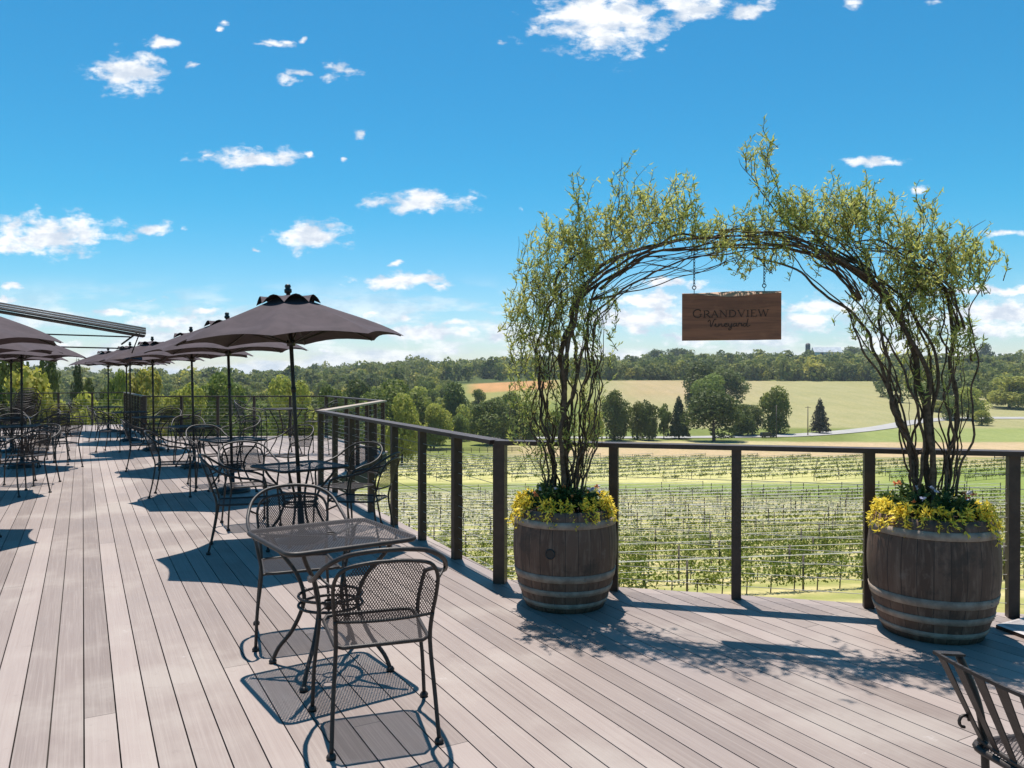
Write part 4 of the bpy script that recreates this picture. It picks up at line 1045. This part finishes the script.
# ------------------------------------------------------------------ near right: slatted chair and low platform
root = empty('slatted_chair', (1.66, 2.20, 0.001), R(-77)); tag(root, 'dark metal chair with a fanned slat back, cut by the bottom right corner', 'chair')
def bk(a, t_):
    w = .205 + .04 * t_
    return Vector((a * w, -.205 - .02 * (1 - a * a) - t_ * .115, .46 + t_ * .255))
def slat_strip(a_, w_, name):
    m_ = MB(); V_ = []; rows = 8
    for j in range(rows + 1):
        t_ = j / rows; c_ = bk(a_, t_); ww = (.012 + .008 * t_) 
        e = (bk(a_ + .05, t_) - bk(a_ - .05, t_)).normalized(); nn = e.cross(Vector((0, .3, 1)).normalized()).normalized()
        for (i, k) in ((-1, -1), (1, -1), (1, 1), (-1, 1)): V_.append(c_ + e * ww * i + nn * .0025 * k)
    Fs = [(j * 4 + i, j * 4 + (i + 1) % 4, (j + 1) * 4 + (i + 1) % 4, (j + 1) * 4 + i) for j in range(rows) for i in range(4)]
    m_.add(V_, Fs + [(3, 2, 1, 0), (rows * 4, rows * 4 + 1, rows * 4 + 2, rows * 4 + 3)]); return m_.build(name, iron, root)
for a_ in (-.92, -.62, -.3, .02, .34, .66, .94): slat_strip(a_, .02, 'slat')
m_ = MB(); P_ = [bk(-1.06 + 2.12 * i / 16, 1.0) for i in range(17)]
for i in range(len(P_) - 1): m_.bar(P_[i], P_[i + 1] + (P_[i + 1] - P_[i]) * .08, .009, .010)
for s in (-1, 1): m_.bar(bk(s * 1.06, 1) + Vector((-s * .012, -.005, .002)), bk(s * 1.02, 1) + Vector((-s * .012, .085, -.006)), .026, .007)
m_.build('top_rail', iron, root)
m_ = MB(); m_.tube([bk(-1.0 + 2.0 * i / 12, 0.0) for i in range(13)], .008, 7); m_.build('lower_rail', iron, root)
for s in (-1, 1):
    m_ = MB(); m_.tube(smooth_path([(s * .225, -.25, .01), (s * .205, -.19, .25), (s * .20, -.19, .44), (s * .215, -.205, .58), bk(s * 1.02, .97) + Vector((0, .075, 0))], 5), .0115, 8)
    m_.lathe([(0, 0), (.019, 0), (.02, .015), (0, .02)], 10, (s * .225, -.25, 0), cap=False)
    pc = bk(s * 1.0, .22); m_.tube([pc + Vector((0, -.02 + .018 * math.cos(k * .6), .018 * math.sin(k * .6))) for k in range(9)], .005, 6)
    m_.build('leg', iron, root)
    m_ = MB(); m_.tube(smooth_path([(s * .24, .25, .01), (s * .23, .24, .25), (s * .225, .225, .44)], 5), .0115, 8)
    m_.lathe([(0, 0), (.019, 0), (.02, .015), (0, .02)], 10, (s * .24, .25, 0), cap=False); m_.build('leg', iron, root)
ring = rrect(.225, .05, 4); m_ = MB(); m_.tube([(x, y, .44) for x, y in ring], .011, 8, True); m_.build('seat_frame', iron, root)
m_ = MB(); m_.add([(x, y, .446) for x, y in rrect(.222, .05, 4)], [tuple(range(len(ring)))]); m_.build('seat', mesh_m, root, uvxy)

plat_m = simple('grey_platform_top', (0.50, 0.46, 0.44), (0.42, 0.385, 0.37), 5, 0.6, 0, .2, 90)
pc = [G(997, 629), G(1080, 660), G(1200, 628), G(1060, 612)]
root = empty('low_platform', (0, 0, 0)); tag(root, 'low grey platform with a dark edge on the deck, right of the large barrel', 'platform')
cc = sum(pc, Vector()) / 4; root.location = (cc.x, cc.y, 0.001); pc = [p - cc for p in pc]
m_ = MB(); m_.add([(p.x, p.y, 0) for p in pc] + [(p.x, p.y, .022) for p in pc], [(0, 1, 5, 4), (1, 2, 6, 5), (2, 3, 7, 6), (3, 0, 4, 7), (3, 2, 1, 0)]); m_.build('edge', dark_steel, root)
m_ = MB(); m_.add([(p.x * 1.0, p.y * 1.0, .0225) for p in pc] + [(p.x * .93, p.y * .93, .025) for p in pc], [(0, 1, 5, 4), (1, 2, 6, 5), (2, 3, 7, 6), (3, 0, 4, 7)]); m_.build('border', plat_m, root)
m_ = MB(); m_.add([(p.x * .93, p.y * .93, .025) for p in pc], [(0, 1, 2, 3)]); m_.build('panel', simple('dark_grey_panel', (0.36, 0.33, 0.32), None, 5, 0.6), root)

# ------------------------------------------------------------------ trees
def crown_pts(kind, n, rs):
    """unit crown: height 0..1, radius ~.5 ; returns centres, normals"""
    C_, Nn = [], []
    if kind in ('conifer',):
        zz = 1 - np.sqrt(rs.rand(n)) * 0.93; a = rs.rand(n) * 2 * math.pi
        lay = 0.62 + 0.55 * np.abs(np.sin(zz * 19 + 1.6 * np.sin(a * 3) + 2.1 * np.sin(a * 2 + 1))) * (.6 + .5 * np.sin(a * 4 + zz * 9)); r_ = (1.03 - zz) ** .72 * .47 * lay * (0.5 + .55 * rs.rand(n) ** .5)
        C_ = np.stack([r_ * np.cos(a), r_ * np.sin(a), zz], -1); Nn = np.stack([np.cos(a), np.sin(a), 0.45 + rs.randn(n) * .4], -1)
    else:
        nl = {'round': 16, 'oval': 15, 'loose': 13}[kind]
        cz = rs.rand(nl); ca_ = rs.rand(nl) * 2 * math.pi
        env = {'round': lambda z: .40 * np.sqrt(np.clip(1 - (2 * z - .95) ** 2, 0.08, 1)), 'oval': lambda z: .38 * np.clip(1.15 - z, .2, 1) ** .6 * np.clip(.55 + z * 1.4, 0, 1), 'loose': lambda z: .40 * np.sqrt(np.clip(1 - (2 * z - 1.05) ** 2, 0.08, 1))}[kind]
        lr = rs.uniform(.15, .24, nl) * (1.0 if kind != 'loose' else .85)
        rr = env(cz) * (rs.rand(nl) ** .4) * .85
        L_ = np.stack([rr * np.cos(ca_), rr * np.sin(ca_), (.13 if kind != 'round' else .15) + cz * .74], -1)
        wts = lr ** 2; wts /= wts.sum(); idx = rs.choice(nl, n, p=wts)
        d_ = rs.randn(n, 3); d_[:, 2] += .25; d_ /= np.linalg.norm(d_, axis=1)[:, None]
        C_ = L_[idx] + d_ * lr[idx][:, None] * (0.72 + .38 * rs.rand(n))[:, None]; Nn = d_ * 1.0
    return C_, Nn
def cards(C_, Nn, size, rs, jit=.55):
    n = len(C_); Nn = Nn + rs.randn(n, 3) * jit; Nn /= np.linalg.norm(Nn, axis=1)[:, None]
    A_ = np.cross(Nn, rs.randn(n, 3)); A_ /= np.linalg.norm(A_, axis=1)[:, None]; B_ = np.cross(Nn, A_)
    s_ = size * (.6 + .8 * rs.rand(n))[:, None]; k = (.55 + .6 * rs.rand(n))[:, None]
    V_ = np.stack([C_ - A_ * s_, C_ - B_ * s_ * k, C_ + A_ * s_, C_ + B_ * s_ * k], 1)
    return V_.reshape(-1, 3), np.arange(4 * n).reshape(-1, 4)
TREES = {}
def tree_proto(kind, mat, seed, n, size):
    rs = np.random.RandomState(seed); root = empty('tree', (0, 0, 0)); C_, Nn = crown_pts(kind, n, rs)
    V_, Q_ = cards(C_, Nn, size, rs); o_ = mesh_np('crown', V_, Q_, mat, root)
    m_ = MB(); m_.tube([(0, 0, -.03), (.01, 0, .15), (0, .01, .5), (0, 0, .8)], [.032, .024, .016, .006], 7)
    if kind != 'conifer':
        for k in range(5):
            a = k * 1.3 + seed; z0 = .2 + .08 * k; m_.tube([(0, 0, z0), (.12 * math.cos(a), .12 * math.sin(a), z0 + .12), (.24 * math.cos(a), .24 * math.sin(a), z0 + .26)], [.012, .008, .004], 5)
    m_.build('trunk', trunk_m, root); return root
KM = {'round_dark': ('round', tree_dark), 'round_mid': ('round', tree_mid), 'round_pale': ('round', tree_pale), 'oval_dark': ('oval', tree_dark), 'oval_mid': ('oval', tree_mid), 'loose_dark': ('loose', tree_dark), 'loose_mid': ('loose', tree_mid), 'loose_pale': ('loose', tree_pale), 'conifer': ('conifer', conifer_m), 'russet': ('conifer', russet_m)}
NAMEK = {'conifer': 'conifer', 'russet': 'conifer'}
def place_tree(kind, px, d_, top, w, label, group=None, var=0, hi=False, hgt=None, xy=None):
    key = (kind, var, hi)
    x, y = xy if xy else gx(px, d_); z0 = Hs(x, y) - .1
    if key not in TREES:
        k, mt = KM[kind]; TREES[key] = tree_proto(k, mt, 31 * var + len(TREES) + 3, 8000 if hi else 3400, .020 if hi else .027); t_ = TREES[key]
    else: t_ = copy_tree(TREES[key])
    hgt = hgt or (CAMH + (HY - top) / F * d_ - z0); ww = w / F * d_ * 1.10 if w else hgt * rnd.uniform(.75, 1.05)
    t_.name = NAMEK.get(kind, 'tree'); t_.location = (x, y, z0); t_.scale = (ww, ww, hgt * .97); t_.rotation_euler = (0, 0, rnd.uniform(0, 6.28))
    tag(t_, label, 'tree', group or 'trees in the valley'); return t_
TR = [('oval_dark', 615, 250, 387, 36, 'tall dark oval tree just right of the left willow, behind the vineyard'),
 ('oval_mid', 637, 254, 399, 24, 'shorter tree squeezed beside the tall dark oval tree'), ('oval_dark', 649, 250, 400, 24, 'dark upright tree right of the tall oval tree'),
 ('loose_mid', 664, 258, 402, 17, 'thin small tree left of the slender conifer'), ('conifer', 679, 258, 394, 24, 'slender conifer below the left end of the sign'),
 ('round_dark', 714, 246, 391, 58, 'broad dark round tree below the sign'), ('oval_dark', 740, 272, 402, 34, 'dark tree right of the broad round tree'), ('round_dark', 753, 276, 407, 26, 'smallest dark tree left of the parked car'),
 ('oval_mid', 777, 282, 387, 38, 'full green tree beside the car on the road'), ('russet', 820, 282, 397, 20, 'lone brownish pointed tree standing in the pale field'),
 ('round_dark', 700, 400, 364, 50, 'large dark tree at the left end of the clump above the round tree'), ('round_dark', 725, 410, 370, 46, 'large dark tree at the right end of the clump under the sign'), ('round_mid', 712, 380, 376, 40, 'mid green tree in front of the clump under the sign'),
 ('round_dark', 490, 232, 400, 48, 'dark round tree left of the left willow'), ('oval_mid', 526, 240, 402, 30, 'green tree behind the left willow stems'), ('oval_dark', 456, 262, 385, 34, 'tall dark tree above the slanting railing'),
 ('round_pale', 434, 215, 402, 36, 'light green round tree standing by the vineyard fence'), ('loose_pale', 592, 244, 404, 26, 'pale loose tree just right of the left willow'), ('loose_mid', 507, 300, 396, 34, 'mid green tree behind the dark round tree'),
 ('round_mid', 553, 250, 412, 32, 'low green tree seen through the left willow'), ('round_pale', 1009, 400, 375, 50, 'large pale round tree at the right edge'), ('round_pale', 968, 345, 389, 36, 'pale green tree behind the right willow'),
 ('round_pale', 982, 318, 410, 20, 'small rounded bush-like tree in the right-hand field'), ('round_mid', 951, 345, 396, 24, 'darker tree left of the pale one behind the right willow'), ('loose_pale', 942, 380, 400, 30, 'small pale tree hidden behind the right willow stems'),
 ('loose_dark', 40, 95, 358, 44, 'dark feathery tree at the far left behind the bushes'), ('conifer', 78, 92, 353, 30, 'dark pine whose tip stands above the deck end'), ('round_dark', 14, 80, 356, 60, 'tall dark tree at the left edge'),
 ('loose_dark', 96, 105, 362, 34, 'dark feathery tree left of the yellow-green tree'), ('loose_pale', 138, 120, 363, 62, 'yellow-green tree behind the far umbrella poles'), ('loose_mid', 113, 100, 368, 34, 'mid green tree beside the yellow-green tree'),
 ('round_pale', 26, 46, 380, 90, 'yellow-green bushy tree behind the far left chairs'), ('round_dark', -20, 40, 372, 90, 'dark bushy tree at the left edge behind the chairs'), ('loose_pale', 72, 50, 386, 66, 'leafy tree rising behind the far left railing'),
 ('loose_pale', 110, 60, 396, 50, 'low leafy tree behind the far railing corner'), ('loose_mid', 232, 130, 370, 70, 'broad tree behind the second umbrella pole'), ('loose_pale', 190, 125, 378, 56, 'pale tree behind the third umbrella pole'),
 ('loose_pale', 292, 150, 372, 60, 'yellow-green tree behind the nearest umbrella pole'), ('loose_mid', 337, 170, 384, 50, 'green tree right of the nearest umbrella pole'), ('round_mid', 385, 200, 382, 60, 'broad green tree above the far bend of the railing'),
 ('round_dark', 358, 220, 382, 50, 'dark tree between the pole and the bend of the railing'), ('round_pale', 402, 165, 398, 44, 'light tree just beyond the sunlit railing top')]
for i, (k, px, d_, tp_, w, lb) in enumerate(TR):
    place_tree(k, px, d_, tp_, w, lb, var=i % 2, hi=(w >= 30))
# loose woods of the left valley: countable trees
cnt = 0; tries = 0; placed = [gx(t_[1], t_[2]) for t_ in TR]
while cnt < 150 and tries < 6000:
    tries += 1; px = rnd.uniform(150, 520); d_ = rnd.uniform(210, 470)
    if px > 440 and d_ > 290 and rnd.random() < .95: continue
    if 440 < px and d_ < 225: continue
    if px < 440 and 330 < d_ < 460 and 268 < px < 352: continue
    x, y = gx(px, d_)
    if any((x - a) ** 2 + (y - b_) ** 2 < 70 for a, b_ in placed): continue
    placed.append((x, y)); k = rnd.choice(['round_dark', 'round_mid', 'round_mid', 'loose_mid', 'loose_pale', 'round_pale', 'oval_dark', 'oval_mid'])
    place_tree(k, px, d_, 0, 0, 'one of the many leafy trees of the wooded valley beyond the far railings', 'wooded valley trees', var=cnt % 2, hgt=rnd.uniform(9, 15), xy=(x, y)); cnt += 1
# far woodland: one mass
rs = np.random.RandomState(5); T = []
for k in range(4): 
    C_, Nn = crown_pts('round' if k % 2 else 'loose', 240, rs); T.append(cards(C_, Nn, .068, rs, .3)[0])
VV = []; TT = []
def addwood(n, fx):
    for _ in range(n):
        px, d_, h_, tint_ = fx()
        if px is None: continue
        x, y = gx(px, d_); z0 = Hs(x, y) - .5; w_ = h_ * rs.uniform(.8, 1.15); a = rs.uniform(0, 6.28); V0 = T[rs.randint(4)]
        ca_, sa_ = math.cos(a) * w_, math.sin(a) * w_
        V1 = np.empty_like(V0); V1[:, 0] = V0[:, 0] * ca_ - V0[:, 1] * sa_ + x; V1[:, 1] = V0[:, 0] * sa_ + V0[:, 1] * ca_ + y; V1[:, 2] = V0[:, 2] * h_ + z0
        VV.append(V1); TT.append(np.tile(np.array([tint_ + (1,)], dtype=np.float32), (len(V1), 1)))
def tint_r():
    k = rs.rand()
    if k < .25: v_ = rs.uniform(.55, .8); return (v_ * .9, v_, v_ * .95)
    if k < .85: v_ = rs.uniform(.8, 1.15); return (v_, v_, v_)
    v_ = rs.uniform(1.2, 1.6); return (v_ * 1.15, v_, v_ * .8)
def f1():
    px = rs.uniform(-60, 1120); d_ = 600 + 430 * rs.rand() ** 1.15
    if px < 600: d_ = 520 + 500 * rs.rand()
    if 455 < px < 600 and d_ < 640: return (None,) * 4
    if 400 < px < 460 and 540 < d_ < 620: return (None,) * 4
    return px, d_, 8 + 9 * rs.rand() + (5 if rs.rand() < .12 else 0), tint_r()
addwood(3000, f1)
def f2():   # belt at the head of the big field
    return rs.uniform(590, 1080), rs.uniform(598, 625), rs.uniform(7, 15), tint_r()
addwood(170, f2)
def f3():
    return rs.uniform(880, 1100), rs.uniform(430, 600), rs.uniform(11, 16), tint_r()
addwood(140, f3)
def f4():
    px = rs.uniform(-80, 450); return px, rs.uniform(450, 620), rs.uniform(6, 10), tint_r()
addwood(420, f4)
def f5(): return rs.uniform(-80, 300), rs.uniform(1000, 1500), rs.uniform(8, 12), tint_r()
addwood(300, f5)
WV = np.concatenate(VV); far_w = mesh_np('woodland', WV, np.arange(len(WV)).reshape(-1, 4), wood_far)
ca = far_w.data.color_attributes.new('tint', 'FLOAT_COLOR', 'POINT'); ca.data.foreach_set('color', np.concatenate(TT).ravel())
tag(far_w, 'dense far woodland covering the ridges along the horizon', 'woodland', kind='stuff')
# skyline trees seen singly
for px, d_, tp_, w, lb in ((655, 1000, 348, 20, 'round tree on the skyline left of the hanging sign'), (679, 1000, 347, 26, 'broad skyline tree just below the sign corner'), (851, 1010, 345, 20, 'dark tree clump on the skyline right of the white barn'),
                           (866, 1010, 347, 14, 'smaller skyline tree right of the dark clump'), (984, 1000, 341, 12, 'small round tree alone on the skyline at the right')):
    place_tree('round_dark', px, d_, tp_, w, lb, 'skyline trees', var=0)

# ------------------------------------------------------------------ far buildings, car, poles
bx, by = gx(820, 990); bz = CAMH + (378 - 352.5) / F * 990
root = empty('white_barn', (bx, by, bz - 4)); tag(root, 'long white farm barn on the skyline among the trees', 'barn')
m_ = MB(); m_.box((8, 0, 2.2), (34, 12, 4.4)); m_.build('wall', barn_w, root)
m_ = MB(); m_.add([(-10, -7, 4.2), (26, -7, 4.2), (26, 7, 4.2), (-10, 7, 4.2), (-10, 0, 10.8), (26, 0, 10.8)], [(0, 1, 5, 4), (2, 3, 4, 5), (0, 4, 3), (1, 2, 5)]); m_.build('roof', barn_r, root)
m_ = MB(); m_.box((0, -6.1, 2.2), (4, .2, 4.4)); m_.build('door', silo_m, root)
for dx, hh_, lb in ((-15.5, 13.5, 'dark round farm silo standing left of the white barn'),):
    root = empty('silo', (bx + dx, by, bz - 4)); tag(root, lb, 'silo')
    m_ = MB(); m_.lathe([(3, 0), (3, hh_)], 20); m_.build('shaft', silo_m, root); m_ = MB(); m_.lathe([(3.1, hh_), (2.6, hh_ + 1.4), (1.2, hh_ + 2.4), (0.05, hh_ + 2.7)], 20); m_.build('dome', silo_m, root)
cx_, cy_ = gx(768, 262); cz_ = Hs(cx_, cy_) + .22
root = empty('parked_car', (cx_, cy_, cz_), R(8)); tag(root, 'dark SUV on the pale road beside the full green tree', 'car')
m_ = MB(); prof = [(-2.4, .35), (-2.4, 1.05), (-2.25, 1.7), (.6, 1.75), (1.2, 1.15), (2.3, .98), (2.4, .35)]; n_ = len(prof)
m_.add([(x, -.92, z_) for x, z_ in prof] + [(x, .92, z_) for x, z_ in prof], [tuple(range(n_))[::-1], tuple(range(n_, 2 * n_))] + [(i, (i + 1) % n_, (i + 1) % n_ + n_, i + n_) for i in range(n_)]); m_.build('body', car_m, root)
for s in (-1, 1):
    m_ = MB(); m_.add([(-2.1, s * .93, 1.1), (1.0, s * .93, 1.15), (.5, s * .93, 1.62), (-2.0, s * .93, 1.6)], [(0, 1, 2, 3)]); m_.build('window', glass_m, root)
    for wx in (-1.5, 1.5):
        m_ = MB(); m_.tube([(wx, s * .78, .36), (wx, s * .97, .36)], .36, 16); m_.build('wheel', black_m, root)
for i, (px, d_, tp_, lb) in enumerate(((776.5, 262, 405, 'bare utility pole in front of the full green tree'), (808, 272, 406, 'bare utility pole left of the lone brownish tree'))):
    x, y = gx(px, d_); z0 = Hs(x, y); h_ = CAMH + (HY - tp_) / F * d_ - z0
    root = empty('utility_pole', (x, y, z0)); tag(root, lb, 'utility pole', 'utility poles by the road'); m_ = MB(); m_.tube([(0, 0, -.2), (0, 0, h_)], [.2, .13], 8); m_.build('pole', weathered, root)
    m_ = MB(); m_.bar((-1, 0, h_ - .5), (1, 0, h_ - .5), .12, .12); m_.build('crossarm', weathered, root)
# field fences
def field_fence(lb, a, b_, n):
    A_ = gx(*a); B_ = gx(*b_); root = empty('field_fence', (A_[0], A_[1], Hs(*A_))); tag(root, lb, 'fence', 'field fences'); P_ = []
    for i in range(n + 1):
        x = A_[0] + (B_[0] - A_[0]) * i / n; y = A_[1] + (B_[1] - A_[1]) * i / n; P_.append(Vector((x, y, Hs(x, y))) - root.location)
        m_ = MB(); m_.box((P_[-1].x, P_[-1].y, P_[-1].z + .65), (.15, .15, 1.3)); m_.build('post', weathered, root)
    for zz in (.5, .85, 1.2):
        m_ = MB()
        for i in range(n): m_.bar(P_[i] + Vector((0, 0, zz)), P_[i + 1] + Vector((0, 0, zz)), .05, .12)
        m_.build('rail', weathered, root)
field_fence('low wooden fence at the right edge by the tan field', (995, 178), (1100, 176), 12)
field_fence('low wooden fence across the meadow left of the corner post', (405, 200), (520, 204), 14)

# ------------------------------------------------------------------ vineyard rows
def vine_row(a, b_, label, group, leafy, seed, postgap=6.0, parts=True, hgt=1.75):
    A_ = Vector((a[0], a[1], 0)); B_ = Vector((b_[0], b_[1], 0)); L = (B_ - A_).length; n = max(2, int(L / postgap)); d_ = (B_ - A_) / L
    root = empty('vine_row', (A_.x, A_.y, Hs(A_.x, A_.y))); tag(root, label, 'vine row', group); rs_ = np.random.RandomState(seed); O = root.location
    P_ = []
    for i in range(n + 1):
        p = A_ + d_ * (L * i / n); P_.append(Vector((p.x, p.y, Hs(p.x, p.y))) - O)
    me0 = None
    if parts:
        for i, p in enumerate(P_):
            if me0 is None:
                m_ = MB(); m_.tube([(0, 0, -.1), (0, 0, hgt)], .05 if seed < 105 else .034, 5); o_ = m_.build('post', weathered, root); me0 = o_.data
            else: o_ = bpy.data.objects.new('post', me0); COL.objects.link(o_); o_.parent = root
            o_.location = p; o_.scale = (1, 1, rs_.uniform(.92, 1.1))
    else:
        m_ = MB()
        for p in P_: m_.box((p.x, p.y, p.z + hgt / 2), (.08, .08, hgt))
        o_ = m_.build('posts', weathered, root); o_['kind'] = 'stuff'
    m_ = MB()
    for zz, rr in ((.75, .022), (1.2, .010), (hgt - .1, .016)): m_.tube([p + Vector((0, 0, zz)) for p in P_], rr if parts else rr * 1.8, 4)
    m_.build('wire', hose_m, root)
    # vines: leaf cards clumped per plant
    npl = int(L / 1.25); Cs = []; 
    for k in range(npl):
        s_ = (k + rs_.uniform(.2, .8)) / npl * L; p = A_ + d_ * s_; z0 = Hs(p.x, p.y); vig = leafy * rs_.uniform(.35, 1.35)
        m__ = int((190 if parts else 70) * vig)
        if m__ < 2: continue
        c_ = np.empty((m__, 3)); e = rs_.randn(m__) * .38
        c_[:, 0] = p.x - O.x + d_.x * e + rs_.randn(m__) * .16; c_[:, 1] = p.y - O.y + d_.y * e + rs_.randn(m__) * .16; c_[:, 2] = z0 - O.z + (.84 if seed < 105 else .70) + np.clip(rs_.randn(m__) * (.26 if seed < 105 else .13), -.5, .5 * leafy + .2)
        Cs.append(c_)
    if Cs:
        C_ = np.concatenate(Cs); V_, Q_ = cards(C_, np.tile([0, 0, .5], (len(C_), 1)), .062 if parts else .10, rs_, 1.0); mesh_np('vines', V_, Q_, vine_leaf, root)
    m_ = MB()
    for k in range(0, npl, 1 if parts else 2):
        s_ = (k + .5) / npl * L; p = A_ + d_ * s_; z0 = Hs(p.x, p.y) - O.z; m_.tube([(p.x - O.x, p.y - O.y, z0 - .05), (p.x - O.x + .04, p.y - O.y, z0 + .75)], .03, 4)
    m_.build('vine_trunks', trunk_m, root)['kind'] = 'stuff'
ORD = ['first', 'second', 'third', 'fourth', 'fifth', 'sixth', 'seventh', 'eighth', 'ninth', 'tenth', 'eleventh', 'twelfth', 'thirteenth', 'fourteenth', 'fifteenth', 'sixteenth', 'seventeenth', 'eighteenth', 'nineteenth', 'twentieth', 'twenty-first', 'twenty-second', 'twenty-third', 'twenty-fourth', 'twenty-fifth', 'twenty-sixth', 'twenty-seventh', 'twenty-eighth', 'twenty-ninth', 'thirtieth']
RD = Vector((.955, .296, 0)); RN = Vector((-.296, .955, 0))
k = 0; yr = 33.0
while k < 20:
    c_ = Vector((4, yr, 0)); gap_ = 3.5
    lo_, hi_ = -26 - k * 1.5, 34 + k * 2.2
    # clip row so it stays in view cone and in front of y limits
    a = c_ + RD * lo_; b_ = c_ + RD * hi_
    if a.y < 27: a = c_ + RD * ((27 - yr) / RD.y)
    if b_.y > 108: b_ = c_ + RD * ((108 - yr) / RD.y)
    leafy = 1.5 if k < 5 else (.9 if k < 9 else .6)
    vine_row(a, b_, 'trellised vine row, %s from the deck in the near block' % ORD[k], 'vine rows of the near block', leafy, 100 + k, parts=(k < 8))
    yr += gap_ / RD.y * .296 * 3.2 if False else gap_ * 1.08; k += 1
RD2 = Vector((.86, .51, 0)).normalized(); RN2 = Vector((-RD2.y, RD2.x, 0))
# far block: rows slanting away to the right between 126 m and 184 m
k = 0
for q in range(17):
    x0 = -125 + q * 12.5
    a = Vector((x0, 129, 0)); b_ = a + RD2 * (57 / RD2.y)
    if b_.x / b_.y > .50: b_ = a + RD2 * (57 / RD2.y) * .8
    vine_row(a, b_, 'slanting vine row, %s from the left in the far block' % ORD[q], 'vine rows of the far block', 1.0, 300 + q, parts=False, hgt=1.25)

# ------------------------------------------------------------------ haze
m = bpy.data.materials.new('haze_air'); m.use_nodes = True; t = m.node_tree; t.nodes.clear()
o = t.nodes.new('ShaderNodeOutputMaterial'); pv = t.nodes.new('ShaderNodeVolumePrincipled'); pv.inputs['Color'].default_value = (0.80, 0.90, 1.0, 1); pv.inputs['Density'].default_value = 0.00011; pv.inputs['Anisotropy'].default_value = 0.2
t.links.new(pv.outputs[0], o.inputs['Volume'])
HAZE = True
if HAZE:
    mb = MB(); zmin = float(V.reshape(-1, 3)[:, 2].min()) if False else -72.0
    mb.box((0, 0, (zmin + 60) / 2), (29000, 29000, 60 - zmin)); hz = mb.build('haze', m); tag(hz, 'thin pale summer haze', 'haze', kind='stuff')
bpy.context.view_layer.update()
